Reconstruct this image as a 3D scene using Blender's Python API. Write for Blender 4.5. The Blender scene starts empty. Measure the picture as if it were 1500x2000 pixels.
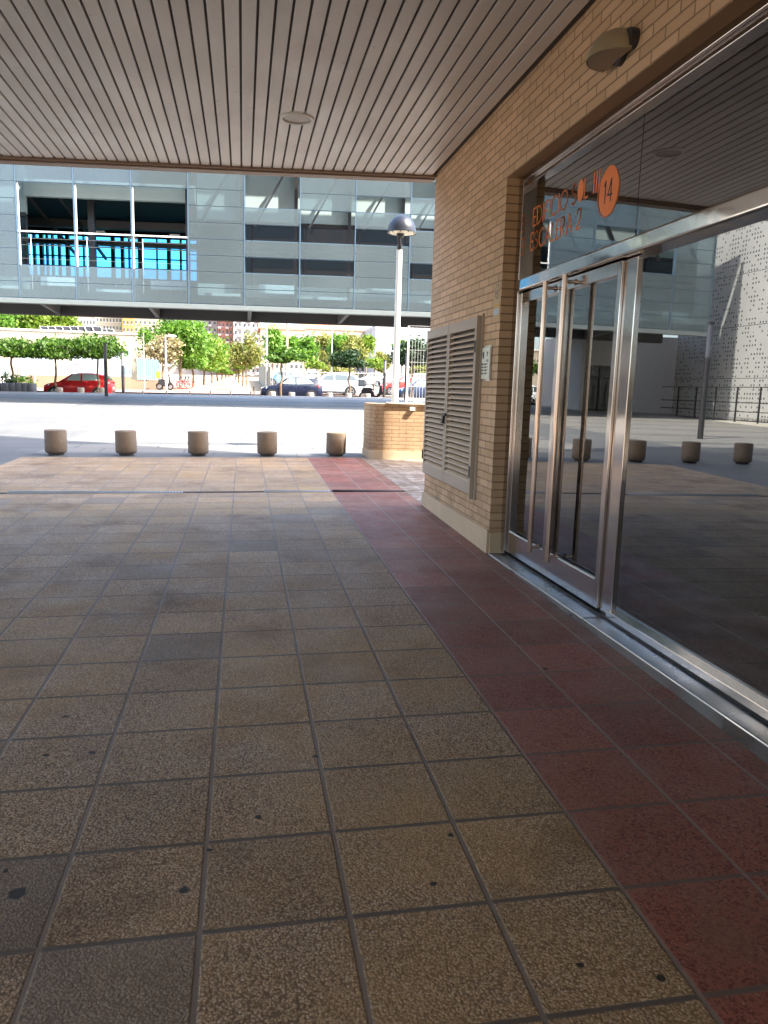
import bpy, bmesh, math, random
import numpy as np
from mathutils import Vector, Matrix
R = math.radians
SC = bpy.context.scene
COL = SC.collection
random.seed(7)

# ------------------------------------------------------------------ camera
CX, CZ, YAW, PITCH, ROLL, FPX = -2.0219, 1.4433, 0.1843, 0.1591, 0.0292, 1497.98
_f = Vector((math.sin(YAW)*math.cos(PITCH), math.cos(YAW)*math.cos(PITCH), -math.sin(PITCH)))
_r = Vector((math.cos(YAW), -math.sin(YAW), 0.0)); _u = _r.cross(_f)
_r2 = _r*math.cos(ROLL)+_u*math.sin(ROLL); _u2 = -_r*math.sin(ROLL)+_u*math.cos(ROLL)
CAMP = Vector((CX, 0.0, CZ))
cd = bpy.data.cameras.new("camera"); cam = bpy.data.objects.new("camera", cd); COL.objects.link(cam)
mw = Matrix(((_r2.x, _u2.x, -_f.x, CX), (_r2.y, _u2.y, -_f.y, 0), (_r2.z, _u2.z, -_f.z, CZ), (0, 0, 0, 1)))
cam.matrix_world = mw
cd.sensor_fit = 'VERTICAL'; cd.sensor_height = 36.0; cd.lens = FPX/2000*36.0
cd.clip_start = 0.05; cd.clip_end = 4000
SC.camera = cam

# ------------------------------------------------------------------ world, sun, exposure
SUN_AZ, SUN_EL = math.atan2(.84, -.54), R(50)
w = bpy.data.worlds.new("World"); SC.world = w; w.use_nodes = True
nt = w.node_tree; bg = nt.nodes['Background']
sky = nt.nodes.new('ShaderNodeTexSky'); sky.sky_type = 'NISHITA'; sky.sun_disc = False
sky.sun_elevation = SUN_EL; sky.sun_rotation = SUN_AZ; sky.air_density = .9; sky.dust_density = 3.5; sky.ozone_density = 1.0
nt.links.new(sky.outputs[0], bg.inputs[0]); bg.inputs[1].default_value = 0.14
sl = bpy.data.lights.new("sun", 'SUN'); sl.energy = 2.6; sl.angle = R(.53); sl.color = (1, .93, .82)
so = bpy.data.objects.new("sun", sl); COL.objects.link(so)
sd = Vector((math.sin(SUN_AZ)*math.cos(SUN_EL), math.cos(SUN_AZ)*math.cos(SUN_EL), math.sin(SUN_EL)))
so.rotation_euler = sd.to_track_quat('Z', 'Y').to_euler(); so.location = (20, -20, 40)
SC.view_settings.view_transform = 'Standard'; SC.view_settings.look = 'None'
SC.view_settings.exposure = 2.9; SC.view_settings.gamma = 1.0
cy = SC.cycles
cy.use_denoising = True
cy.max_bounces = 10; cy.diffuse_bounces = 6; cy.glossy_bounces = 6; cy.transmission_bounces = 6; cy.transparent_max_bounces = 24
cy.caustics_reflective = False; cy.caustics_refractive = False; cy.sample_clamp_indirect = 8.0

def at(u, v, y):
    """the point at depth y that the photograph shows at (u, v)"""
    d = _f*FPX + _r2*(u-750) + _u2*(1000-v)
    return CAMP + d*(y/d.y)

# ------------------------------------------------------------------ terrain height
_K = [(-60, -1.098), (31, .567), (43, .903), (44.5, .58), (45, .52), (52, .56), (56, .82), (150, 3.1), (300, 6), (2500, 6)]
def gh(x, y):
    for (a, za), (b, zb) in zip(_K, _K[1:]):
        if y <= b:
            base = za+(zb-za)*(y-a)/(b-a); break
    else: base = 6
    return base + .0107*max(-40, min(40, x))

# ------------------------------------------------------------------ material helpers
class NT:
    def __init__(s, name):
        s.m = bpy.data.materials.new(name); s.m.use_nodes = True
        s.t = s.m.node_tree; s.b = s.t.nodes['Principled BSDF']; s.out = s.t.nodes['Material Output']
    def n(s, typ, **k):
        nd = s.t.nodes.new('ShaderNode'+typ)
        for a, v in k.items(): setattr(nd, a, v)
        return nd
    def set(s, sock, v):
        if isinstance(v, bpy.types.NodeSocket): s.t.links.new(v, sock)
        else:
            if sock.type == 'RGBA' and len(v) == 3: v = (*v, 1)
            sock.default_value = v
    def math(s, op, a, b=None, c=None, clamp=False):
        nd = s.n('Math', operation=op, use_clamp=clamp); s.set(nd.inputs[0], a)
        if b is not None: s.set(nd.inputs[1], b)
        if c is not None: s.set(nd.inputs[2], c)
        return nd.outputs[0]
    def mix(s, f, a, b, mode='MIX'):
        nd = s.n('Mix', data_type='RGBA', blend_type=mode); s.set(nd.inputs[0], f); s.set(nd.inputs[6], a); s.set(nd.inputs[7], b)
        return nd.outputs[2]
    def pos(s):
        return s.n('NewGeometry').outputs['Position']
    def sep(s, v):
        nd = s.n('SeparateXYZ'); s.set(nd.inputs[0], v); return nd.outputs
    def comb(s, x=0., y=0., z=0.):
        nd = s.n('CombineXYZ'); s.set(nd.inputs[0], x); s.set(nd.inputs[1], y); s.set(nd.inputs[2], z); return nd.outputs[0]
    def noise(s, scale, vec=None, detail=4., rough=.55, out=0):
        nd = s.n('TexNoise'); nd.inputs['Scale'].default_value = scale; nd.inputs['Detail'].default_value = detail; nd.inputs['Roughness'].default_value = rough
        s.set(nd.inputs['Vector'], vec if vec is not None else s.pos()); return nd.outputs[out]
    def vor(s, scale, vec=None, feature='F1', out='Distance', rnd=1.):
        nd = s.n('TexVoronoi', feature=feature); nd.inputs['Scale'].default_value = scale; nd.inputs['Randomness'].default_value = rnd
        s.set(nd.inputs['Vector'], vec if vec is not None else s.pos()); return nd.outputs[out]
    def white(s, vec):
        nd = s.n('TexWhiteNoise', noise_dimensions='3D'); s.set(nd.inputs['Vector'], vec); return nd.outputs
    def ramp(s, f, stops, interp='LINEAR'):
        nd = s.n('ValToRGB'); cr = nd.color_ramp; cr.interpolation = interp
        while len(cr.elements) < len(stops): cr.elements.new(.5)
        for e, (p, c) in zip(cr.elements, stops):
            e.position = p; e.color = (*c, 1) if not isinstance(c, (int, float)) else (c, c, c, 1)
        s.set(nd.inputs[0], f); return nd.outputs[0]
    def rng(s, v, a, b, c=0., d=1.):
        nd = s.n('MapRange'); s.set(nd.inputs[0], v)
        for i, q in enumerate((a, b, c, d)): s.set(nd.inputs[i+1], q)
        return nd.outputs[0]
    def bump(s, h, strength=.5, dist=.01):
        nd = s.n('Bump'); nd.inputs['Strength'].default_value = strength; nd.inputs['Distance'].default_value = dist
        s.set(nd.inputs['Height'], h); s.t.links.new(nd.outputs[0], s.b.inputs['Normal'])
    def fin(s, col=None, rough=None, metal=None, spec=None, coat=None, alpha=None):
        for nm, v in (('Base Color', col), ('Roughness', rough), ('Metallic', metal), ('Specular IOR Level', spec), ('Coat Weight', coat), ('Alpha', alpha)):
            if v is not None: s.set(s.b.inputs[nm], v)
        return s.m

def plain(name, col, rough=.5, metal=0., var=.12, scale=6., bump=0., spec=.5, coat=0.):
    q = NT(name)
    nz = q.noise(scale, q.n('TexCoord').outputs['Object'])
    c = q.mix(nz, tuple(max(0, x*(1-var)) for x in col), tuple(min(1, x*(1+var)) for x in col))
    r = q.rng(nz, .2, .8, max(.02, rough-.08), min(1, rough+.08))
    if bump: q.bump(q.noise(scale*14, q.n('TexCoord').outputs['Object']), bump, .004)
    return q.fin(c, r, metal, spec, coat)

def tile_mat(name, dark, mid, light, grout, red=False):
    q = NT(name); P = q.pos(); x, y, z = q.sep(P)
    tx = q.math('DIVIDE', q.math('ADD', x, 2.134+40), .4); ty = q.math('DIVIDE', q.math('ADD', y, -1.8747+40), .4)
    ix = q.math('FLOOR', tx); iy = q.math('FLOOR', ty); fx = q.math('FRACT', tx); fy = q.math('FRACT', ty)
    wob = q.math('MULTIPLY', q.math('SUBTRACT', q.noise(9., P), .5), .016)
    ex = q.math('ADD', q.math('MINIMUM', fx, q.math('SUBTRACT', 1., fx)), wob)
    ey = q.math('ADD', q.math('MINIMUM', fy, q.math('SUBTRACT', 1., fy)), wob)
    gx = q.rng(ex, .012, .026, 1., 0.); gy = q.rng(ey, .014, .028, 1., 0.)
    g = q.math('MAXIMUM', gx, gy)
    wn = q.white(q.comb(ix, iy, 3.)); rv = wn[0]; rc = q.white(q.comb(ix, iy, 11.))[0]
    wp = q.n('VectorMath', operation='ADD'); q.set(wp.inputs[0], P); q.set(wp.inputs[1], q.n('VectorMath', operation='SCALE').outputs[0])
    nz = q.n('VectorMath', operation='SCALE'); q.set(nz.inputs[0], q.noise(30., P, 2., .5, 1)); nz.inputs['Scale'].default_value = .012
    q.set(wp.inputs[1], nz.outputs[0])
    VV = wp.outputs[0]
    vd = q.vor(135. if not red else 140., VV); vc = q.vor(135. if not red else 140., VV, out='Color')
    vr = q.sep(vc)[0]
    if not red:
        stone = q.ramp(vr, [(0., tuple(c*.6 for c in mid)), (.35, mid), (.7, tuple(c*1.15 for c in mid)), (1., light)])
        col = q.mix(q.rng(vd, .25, .75), stone, dark)
        st = q.noise(1.7, P, 6., .65)
        col = q.mix(q.rng(st, .53, .72, 0., .75), col, (.125, .062, .018), 'MIX')
        st2 = q.noise(2.6, q.comb(y, x, 4.), 6., .7)
        col = q.mix(q.rng(st2, .56, .78, 0., .5), col, (.085, .06, .038))
        st3 = q.noise(.9, q.comb(x, y, 9.), 5., .6)
        col = q.mix(q.rng(st3, .46, .7, 0., .5), col, (.50, .31, .11))
        dk = q.rng(rv, .982, .986)
        for tx_, ty_ in ((99, 99), (99, 105), (101, 114), (102, 115)): dk = q.math('MAXIMUM', dk, q.math('MULTIPLY', q.math('COMPARE', ix, float(tx_), .1), q.math('COMPARE', iy, float(ty_), .1)))
        col = q.mix(dk, col, q.mix(.5, col, (.17, .15, .13)))
        bright = q.rng(rc, 0., 1., .88, 1.12)
    else:
        col = q.mix(q.rng(vr, .55, .75), mid, dark); col = q.mix(q.rng(vr, .93, .97, 0., .6), col, light)
        st = q.noise(2.2, P, 6., .65); col = q.mix(q.rng(st, .5, .75, 0., .7), col, tuple(c*.5 for c in mid)); col = q.mix(q.rng(q.noise(1.1, P, 7., .7), .45, .75, 0., .5), col, light)
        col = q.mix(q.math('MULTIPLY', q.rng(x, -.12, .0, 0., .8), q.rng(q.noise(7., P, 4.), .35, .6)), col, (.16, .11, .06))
        bright = q.rng(rc, 0., 1., .8, 1.17)
    mul = q.mix(1., col, q.comb(bright, bright, bright), 'MULTIPLY')
    gn = q.noise(26., P)
    gcol = q.mix(gn, tuple(c*.55 for c in grout), grout)
    gcol = q.mix(gx, tuple(c*.42 for c in grout), gcol)
    col = q.mix(g, mul, gcol)
    # chewing-gum spots trodden into the tiles
    spots = [(-2.646, 2.109, 0.025), (-2.187, 2.055, 0.016), (-1.474, 1.975, 0.01), (-1.181, 1.612, 0.011), (-1.971, 2.392, 0.011), (-1.748, 2.778, 0.012), (-2.708, 2.221, 0.01), (-2.762, 2.927, 0.012), (-2.594, 2.924, 0.012), (-0.505, 3.521, 0.016), (-1.361, 2.203, 0.009), (-2.123, 2.234, 0.008), (-1.001, 1.542, 0.011), (-2.763, 3.263, 0.012), (-0.212, 2.203, 0.01)]
    sm = None
    for sx, sy, rr in spots:
        d = q.n('VectorMath', operation='DISTANCE'); q.set(d.inputs[0], q.comb(x, y, 0.)); d.inputs[1].default_value = (sx, sy, 0)
        dd = q.math('ADD', d.outputs['Value'], q.math('MULTIPLY', q.math('SUBTRACT', q.noise(60., P, 2.), .5), .02))
        k = q.rng(dd, rr*.8, rr*1.15, 1., 0.)
        sm = k if sm is None else q.math('MAXIMUM', sm, k)
    col = q.mix(q.math('MULTIPLY', sm, .93), col, (.012, .014, .013))
    hgt = q.math('SUBTRACT', q.rng(vd, .0, .8, 1., 0.), q.math('MULTIPLY', g, 1.6))
    hgt = q.mix(q.math('MAXIMUM', g, sm), hgt, q.math('MULTIPLY', g, -.9))
    tilt = q.math('ADD', q.math('MULTIPLY', q.math('SUBTRACT', fx, .5), q.rng(q.white(q.comb(ix, iy, 21.))[0], 0., 1., -1.6, 1.6)), q.math('MULTIPLY', q.math('SUBTRACT', fy, .5), q.rng(q.white(q.comb(ix, iy, 31.))[0], 0., 1., -1.6, 1.6)))
    hgt = q.math('ADD', hgt, tilt)
    q.bump(hgt, .55 if not red else .35, .004)
    return q.fin(col, q.rng(q.noise(5., P), .3, .7, .42, .62) if red else q.rng(q.noise(3., P), .3, .7, .5, .72), 0., .45)

def brick_mat(name, c1, c2, mort, z0=0., u0=0.):
    q = NT(name); P = q.pos(); x, y, z = q.sep(P)
    nx, ny, nz_ = q.sep(q.n('NewGeometry').outputs['True Normal'])
    u = q.mix(q.math('GREATER_THAN', q.math('ABSOLUTE', nx), .7), x, y)
    vec = q.comb(q.math('ADD', u, 50+u0), q.math('ADD', z, 50*.0645*20+z0), 0.)
    def bk(a, b, m, sm=.12):
        t = q.n('TexBrick'); t.offset = .5; t.inputs['Scale'].default_value = 1.; t.inputs['Brick Width'].default_value = .25; t.inputs['Row Height'].default_value = .0645
        t.inputs['Mortar Size'].default_value = .0052; t.inputs['Mortar Smooth'].default_value = sm; t.inputs['Bias'].default_value = 0.
        q.set(t.inputs['Vector'], vec); q.set(t.inputs['Color1'], a); q.set(t.inputs['Color2'], b); q.set(t.inputs['Mortar'], m); return t
    t = bk(c1, c2, mort)
    big = q.noise(.8, P, 5., .6); fine = q.noise(120., P, 3.)
    col = q.mix(q.rng(fine, .2, .8, .0, .35), t.outputs[0], tuple(c*.72 for c in c1))
    col = q.mix(q.rng(big, .5, .8, 0., .4), col, tuple(c*.6 for c in c2)); col = q.mix(q.math('MULTIPLY', q.rng(z, .3, 1.1, .55, 0.), q.rng(q.noise(3., P, 5.), .35, .7)), col, (.16, .11, .075))
    col = q.mix(q.rng(q.noise(11., P, 3.), .5, .8, 0., .3), col, (.62, .47, .32))
    h = q.math('SUBTRACT', q.math('MULTIPLY', fine, .22), q.math('MULTIPLY', t.outputs[1], 1.))
    q.bump(h, .9, .006)
    return q.fin(col, .78, 0., .3)

def leaf_mat(name, cols, trans=.35):
    q = NT(name); g = q.n('NewGeometry').outputs['Random Per Island']
    col = q.ramp(g, [(i/(len(cols)-1), c) for i, c in enumerate(cols)])
    tr = q.n('BsdfTranslucent'); q.set(tr.inputs[0], q.mix(1., col, (1., 1.15, .55), 'MULTIPLY'))
    q.fin(col, .5, 0., .35)
    mx = q.n('MixShader'); mx.inputs[0].default_value = trans
    q.t.links.new(q.b.outputs[0], mx.inputs[1]); q.t.links.new(tr.outputs[0], mx.inputs[2]); q.t.links.new(mx.outputs[0], q.out.inputs[0])
    return q.m

def glass_mat(name, tint, ior=1.6, haze=0., hazecol=(.5, .6, .65), rough=0.02, wob=0.):
    """a pane: Fresnel reflection over tinted clear glass, with an optional frit that scatters light"""
    q = NT(name)
    tr = q.n('BsdfTransparent'); q.set(tr.inputs[0], tint)
    gl = q.n('BsdfGlossy'); gl.inputs['Roughness'].default_value = rough; q.set(gl.inputs[0], (.95, .97, .97))
    fr = q.n('Fresnel'); fr.inputs['IOR'].default_value = ior
    if wob:
        bp = q.n('Bump'); bp.inputs['Strength'].default_value = wob; bp.inputs['Distance'].default_value = .01
        q.set(bp.inputs['Height'], q.noise(1.1, q.pos(), 1.)); q.t.links.new(bp.outputs[0], gl.inputs['Normal'])
    base = tr.outputs[0]
    if haze:
        df = q.n('BsdfDiffuse'); q.set(df.inputs[0], hazecol); tl = q.n('BsdfTranslucent'); q.set(tl.inputs[0], hazecol)
        m0 = q.n('MixShader'); m0.inputs[0].default_value = .4; q.t.links.new(df.outputs[0], m0.inputs[1]); q.t.links.new(tl.outputs[0], m0.inputs[2])
        m1 = q.n('MixShader'); q.set(m1.inputs[0], q.rng(q.noise(.35 if haze > .1 else 2.3, q.pos(), 1. if haze > .1 else 6.), .3, .7, haze-min(.04, haze), haze+min(.04, haze))); q.t.links.new(base, m1.inputs[1]); q.t.links.new(m0.outputs[0], m1.inputs[2]); base = m1.outputs[0]
    mx = q.n('MixShader'); q.t.links.new(fr.outputs[0], mx.inputs[0]); q.t.links.new(base, mx.inputs[1]); q.t.links.new(gl.outputs[0], mx.inputs[2])
    q.t.links.new(mx.outputs[0], q.out.inputs[0])
    return q.m

def steel_mat(name, col=(.50, .455, .425), rough=.12, wob=.06):
    q = NT(name); P = q.n('TexCoord').outputs['Object']
    h = q.noise(3.5, P, 2.); s = q.noise(2.2, P, 5.)
    q.bump(h, wob, .02)
    return q.fin(q.mix(s, tuple(c*.85 for c in col), col), q.rng(s, .35, .75, rough*.7, rough*1.8), 1.)

# ------------------------------------------------------------------ mesh builder
class MB:
    def __init__(s): s.v = []; s.f = []
    def add(s, vs, fs):
        o = len(s.v); s.v += [tuple(p) for p in vs]; s.f += [tuple(i+o for i in f) for f in fs]; return s
    def box(s, x0, x1, y0, y1, z0, z1):
        return s.add([(x0, y0, z0), (x1, y0, z0), (x1, y1, z0), (x0, y1, z0), (x0, y0, z1), (x1, y0, z1), (x1, y1, z1), (x0, y1, z1)],
                     [(3, 2, 1, 0), (4, 5, 6, 7), (0, 1, 5, 4), (1, 2, 6, 5), (2, 3, 7, 6), (3, 0, 4, 7)])
    def obox(s, c, ax, ay, az):
        c, ax, ay, az = Vector(c), Vector(ax), Vector(ay), Vector(az)
        vs = [c+ax*i+ay*j+az*k for k in (-1, 1) for (i, j) in ((-1, -1), (1, -1), (1, 1), (-1, 1))]
        return s.add(vs, [(3, 2, 1, 0), (4, 5, 6, 7), (0, 1, 5, 4), (1, 2, 6, 5), (2, 3, 7, 6), (3, 0, 4, 7)])
    def bar(s, p, q, w, h, up=(0, 0, 1)):
        p, q = Vector(p), Vector(q); d = (q-p); L = d.length; d.normalize(); up = Vector(up)
        sx = d.cross(up)
        if sx.length < 1e-4: sx = d.cross(Vector((1, 0, 0)))
        sx.normalize(); uz = sx.cross(d)
        return s.obox((p+q)/2, d*(L/2), sx*(w/2), uz*(h/2))
    def prism(s, poly, z0, z1):
        n = len(poly); vs = [(x, y, z0) for x, y in poly]+[(x, y, z1) for x, y in poly]
        fs = [tuple(range(n-1, -1, -1)), tuple(range(n, 2*n))]+[(i, (i+1) % n, n+(i+1) % n, n+i) for i in range(n)]
        return s.add(vs, fs)
    def extrude(s, pts, d):
        n = len(pts); d = Vector(d); vs = [Vector(p) for p in pts]+[Vector(p)+d for p in pts]
        return s.add(vs, [tuple(range(n-1, -1, -1)), tuple(range(n, 2*n))]+[(i, (i+1) % n, n+(i+1) % n, n+i) for i in range(n)])
    def cyl(s, p, q, r0, r1=None, n=16, caps=True):
        r1 = r0 if r1 is None else r1
        p, q = Vector(p), Vector(q); d = (q-p).normalized()
        a = d.cross(Vector((0, 0, 1)) if abs(d.z) < .9 else Vector((1, 0, 0))).normalized(); b = d.cross(a)
        vs = [p+(a*math.cos(t)+b*math.sin(t))*r0 for t in [2*math.pi*i/n for i in range(n)]]
        vs += [q+(a*math.cos(t)+b*math.sin(t))*r1 for t in [2*math.pi*i/n for i in range(n)]]
        fs = [(i, n+i, n+(i+1) % n, (i+1) % n) for i in range(n)]
        fs = [tuple(reversed(f)) for f in fs]
        if caps: fs += [tuple(range(n)), tuple(range(2*n-1, n-1, -1))]
        return s.add(vs, fs)
    def lathe(s, prof, c=(0, 0, 0), n=32, a0=0., a1=2*math.pi):
        full = abs(a1-a0-2*math.pi) < 1e-6; m = n if full else n+1
        vs = []
        for r, z in prof:
            for i in range(m):
                t = a0+(a1-a0)*i/n; vs.append((c[0]+r*math.cos(t), c[1]+r*math.sin(t), c[2]+z))
        fs = []
        for k in range(len(prof)-1):
            for i in range(n):
                j = (i+1) % m; fs.append((k*m+i, k*m+j, (k+1)*m+j, (k+1)*m+i))
        return s.add(vs, fs)
    def tube(s, pts, r, n=8, closed=False):
        for a, b in zip(pts, pts[1:]+([pts[0]] if closed else [])): s.cyl(a, b, r, r, n)
        return s
    def torus(s, c, axis, R_, r, n=24, m=8):
        c, ax = Vector(c), Vector(axis).normalized(); a = ax.cross(Vector((0, 0, 1)) if abs(ax.z) < .9 else Vector((1, 0, 0))).normalized(); b = ax.cross(a)
        vs = []
        for i in range(n):
            t = 2*math.pi*i/n; e = a*math.cos(t)+b*math.sin(t)
            for j in range(m):
                p = 2*math.pi*j/m; vs.append(c+e*(R_+r*math.cos(p))+ax*(r*math.sin(p)))
        return s.add(vs, [(i*m+j, ((i+1) % n)*m+j, ((i+1) % n)*m+(j+1) % m, i*m+(j+1) % m) for i in range(n) for j in range(m)])
    def build(s, name, mat, parent=None, smooth=False, bevel=0., off=None, segs=2, ang=40):
        me = bpy.data.meshes.new(name)
        o = Vector(off) if off is not None else (parent_origin(parent))
        me.from_pydata([tuple(Vector(p)-o) for p in s.v], [], s.f)
        me.materials.append(mat)
        me.validate()
        bm = bmesh.new(); bm.from_mesh(me)
        if len(bm.verts) < 60000: bmesh.ops.recalc_face_normals(bm, faces=bm.faces)
        bm.to_mesh(me); bm.free()
        if smooth:
            me.polygons.foreach_set('use_smooth', [True]*len(me.polygons))
            try: me.set_sharp_from_angle(angle=R(ang))
            except Exception: pass
        ob = bpy.data.objects.new(name, me); COL.objects.link(ob)
        if parent is not None: ob.parent = parent
        else: ob.location = o
        if bevel:
            b = ob.modifiers.new('bevel', 'BEVEL'); b.width = bevel; b.segments = segs; b.limit_method = 'ANGLE'; b.angle_limit = R(40)
        return ob

def parent_origin(p):
    o = Vector((0, 0, 0))
    while p is not None:
        o = o + p.location if not p.get('_local') else o
        if p.get('_local'): return Vector((0, 0, 0))
        p = p.parent
    return o

def tag(o, label, cat, group=None):
    o['label'] = label; o['category'] = cat
    if group: o['group'] = group
    return o
def thing(name, label, cat, loc=(0, 0, 0), rz=0., group=None, local=False):
    """an Empty at the thing's base; local=True means its parts are modelled round the origin"""
    o = bpy.data.objects.new(name, None); COL.objects.link(o); o.location = loc; o.rotation_euler = (0, 0, rz); o.empty_display_size = .2
    if local: o['_local'] = 1
    return tag(o, label, cat, group)
def struct(o): o['kind'] = 'structure'; return o
def dup(root, loc, rz=0., label=None, scale=None):
    r = root.copy(); COL.objects.link(r); r.location = loc; r.rotation_euler = (0, 0, rz)
    if scale: r.scale = scale
    if label: r['label'] = label
    for c in list(root.children):
        k = c.copy(); COL.objects.link(k); k.parent = r
        for g in list(c.children):
            d = g.copy(); COL.objects.link(d); d.parent = k
    return r
# ------------------------------------------------------------------ materials
M_TAN = tile_mat('tan_tiles', (.17, .11, .065), (.54, .38, .225), (.72, .59, .43), (.30, .24, .19))
M_RED = tile_mat('red_tiles', (.15, .038, .026), (.31, .105, .066), (.44, .27, .18), (.36, .25, .20), True)
M_BEI = tile_mat('beige_tiles', (.20, .16, .13), (.45, .38, .32), (.55, .5, .44), (.16, .12, .10), True)
M_BRICK = brick_mat('tan_brick', (.74, .505, .315), (.57, .375, .22), (.25, .15, .085))
M_BRICKL = brick_mat('pale_brick', (.50, .345, .205), (.42, .28, .16), (.24, .15, .085), .02)
M_PLINTH = plain('plinth_stone', (.55, .415, .275), .7, var=.2, scale=3., bump=.3)
M_STEEL = steel_mat('polished_steel')
M_STEELB = steel_mat('brushed_steel', (.55, .53, .50), .22, .02)
M_HANDLE = steel_mat('steel_tube', (.56, .43, .35), .16, .01)
def soffit_mat():
    q = NT('soffit_paint'); P = q.pos(); x, y, z = q.sep(P); r = q.n('NewGeometry').outputs['Random Per Island']
    c = q.mix(r, (.68, .665, .65), (.78, .765, .75))
    c = q.mix(q.rng(q.noise(.9, q.comb(q.math('MULTIPLY', x, 3.), y, 0.), 6., .65), .48, .75, 0., .35), c, (.45, .42, .39))
    c = q.mix(q.rng(q.noise(7., P, 3.), .66, .74, 0., .35), c, (.4, .37, .34))
    q.bump(q.noise(1.6, q.comb(q.math('MULTIPLY', x, 2.), y, 0.), 2.), .12, .02)
    return q.fin(c, q.rng(q.noise(2., P), .3, .7, .32, .5), 0., .5)
M_SOFFIT = soffit_mat()
M_SOFDARK = plain('soffit_gap', (.07, .06, .055), .8)
M_FASCIA = plain('fascia_brown', (.23, .15, .10), .5)
M_DARK = plain('dark_metal', (.03, .03, .034), .45)
M_BLACK = plain('black_rubber', (.012, .012, .013), .6)
M_WHITE = plain('white_paint', (.78, .78, .76), .45, var=.05)
M_LOUV = plain('louvre_metal', (.58, .43, .28), .55, 0., var=.1)
M_LOUVF = plain('louvre_frame', (.42, .345, .27), .55, 0., var=.1)
M_RENDER = plain('render_wall', (.5, .45, .4), .8, var=.1)
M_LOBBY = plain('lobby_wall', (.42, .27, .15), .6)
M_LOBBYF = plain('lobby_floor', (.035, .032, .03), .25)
M_GLASS = glass_mat('door_glass', (.60, .63, .60), 2.6, 0., (.55, .55, .52), rough=.004, wob=.012)
M_ORANGE = plain('orange_vinyl', (.92, .24, .045), .55, var=.04)

def plaza_mat():
    q = NT('granite_plaza'); P = q.pos(); x, y, z = q.sep(P)
    yy = q.math('SUBTRACT', y, q.math('MULTIPLY', x, -.03))
    b = q.math('FRACT', q.math('DIVIDE', q.math('ADD', yy, 60.), 2.9)); band = q.math('LESS_THAN', b, .2)
    f1 = q.math('FRACT', q.math('DIVIDE', q.math('ADD', yy, 60.), .725)); j1 = q.math('LESS_THAN', f1, .034)
    row = q.math('FLOOR', q.math('DIVIDE', q.math('ADD', yy, 60.), .725))
    f2 = q.math('FRACT', q.math('ADD', q.math('DIVIDE', q.math('ADD', x, 60.), 1.45), q.math('MULTIPLY', row, .37))); j2 = q.math('LESS_THAN', f2, .016)
    idc = q.white(q.comb(row, q.math('FLOOR', q.math('ADD', q.math('DIVIDE', q.math('ADD', x, 60.), 1.45), q.math('MULTIPLY', row, .37))), 2.))[0]
    cream = q.mix(idc, (.19, .184, .166), (.22, .213, .192)); grey = q.mix(idc, (.095, .10, .103), (.115, .12, .123))
    strip = q.math('MULTIPLY', q.math('GREATER_THAN', x, -8.4), q.math('LESS_THAN', x, -5.5))
    near = q.math('LESS_THAN', y, 14.0)
    gm = q.math('MAXIMUM', q.math('MAXIMUM', band, strip), near)
    col = q.mix(gm, cream, grey)
    col = q.mix(q.math('MAXIMUM', j1, j2), col, (.055, .055, .055))
    col = q.mix(q.rng(q.noise(.6, P, 6., .65), .45, .75, 0., .28), col, (.24, .23, .21))
    col = q.mix(q.rng(q.noise(90., P, 2.), .35, .65, 0., .22), col, (.2, .2, .2))
    return q.fin(col, .6, 0., .4)
M_PLAZA = plaza_mat()

def asphalt():
    q = NT('asphalt'); P = q.pos(); c = q.mix(q.noise(60., P), (.035, .035, .037), (.075, .073, .07))
    return q.fin(q.mix(q.rng(q.noise(.5, P), .4, .7, 0., .5), c, (.11, .105, .1)), .85)
M_ASPH = asphalt()
def pavers(name, a, b, j, s=.4):
    q = NT(name); t = q.n('TexBrick'); t.offset = .5; t.inputs['Scale'].default_value = 1; t.inputs['Brick Width'].default_value = s*2; t.inputs['Row Height'].default_value = s; t.inputs['Mortar Size'].default_value = .012
    x, y, z = q.sep(q.pos()); q.set(t.inputs['Vector'], q.comb(q.math('ADD', x, 80.), q.math('ADD', y, 20.), 0.)); q.set(t.inputs['Color1'], a); q.set(t.inputs['Color2'], b); q.set(t.inputs['Mortar'], j)
    return q.fin(q.mix(q.rng(q.noise(.4, q.pos(), 5.), .4, .7, 0., .35), t.outputs[0], tuple(c*.6 for c in a)), .8)
M_WALK = pavers('sidewalk_pavers', (.27, .175, .14), (.23, .15, .12), (.12, .09, .08))
M_PROM = plain('promenade_earth', (.31, .24, .155), .9, var=.2, scale=.5)
M_EARTH = plain('earth', (.3, .25, .18), .9, var=.25, scale=.3)

# ------------------------------------------------------------------ ground
def sheet(name, x0, x1, y0, y1, dz, mat, xs=(), h=gh):
    X = sorted({x0, x1, *[x for x in xs if x0 < x < x1], *[x for x in (-40, 40) if x0 < x < x1]})
    Y = sorted({y0, y1, *[k for k, _ in _K if y0 < k < y1]})
    m = MB(); vs = [(x, y, h(x, y)+dz) for y in Y for x in X]; n = len(X)
    m.add(vs, [(j*n+i, j*n+i+1, (j+1)*n+i+1, (j+1)*n+i) for j in range(len(Y)-1) for i in range(n-1)])
    return struct(m.build(name, mat, off=((x0+x1)/2, y0, h((x0+x1)/2, y0))))
RX = -.934                                   # left edge of the red strip
sheet('ground', -900, 900, -60, 2000, -.09, M_EARTH)
sheet('passage_floor', -5.55, RX, -9, 13.25, 0., M_TAN)
sheet('red_paving', RX, .003, -9, 13.25, 0., M_RED)
sheet('side_paving', .003, 6, 8.0, 13.25, 0., M_BEI)
sheet('plaza', -45, -5.55, -9, 13.25, 0., M_PLAZA)
sheet('plaza', -45, 30, 13.25, 43, 0., M_PLAZA)
sheet('sidewalk', -45, 45, 43, 44.8, 0., M_WALK)
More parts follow.
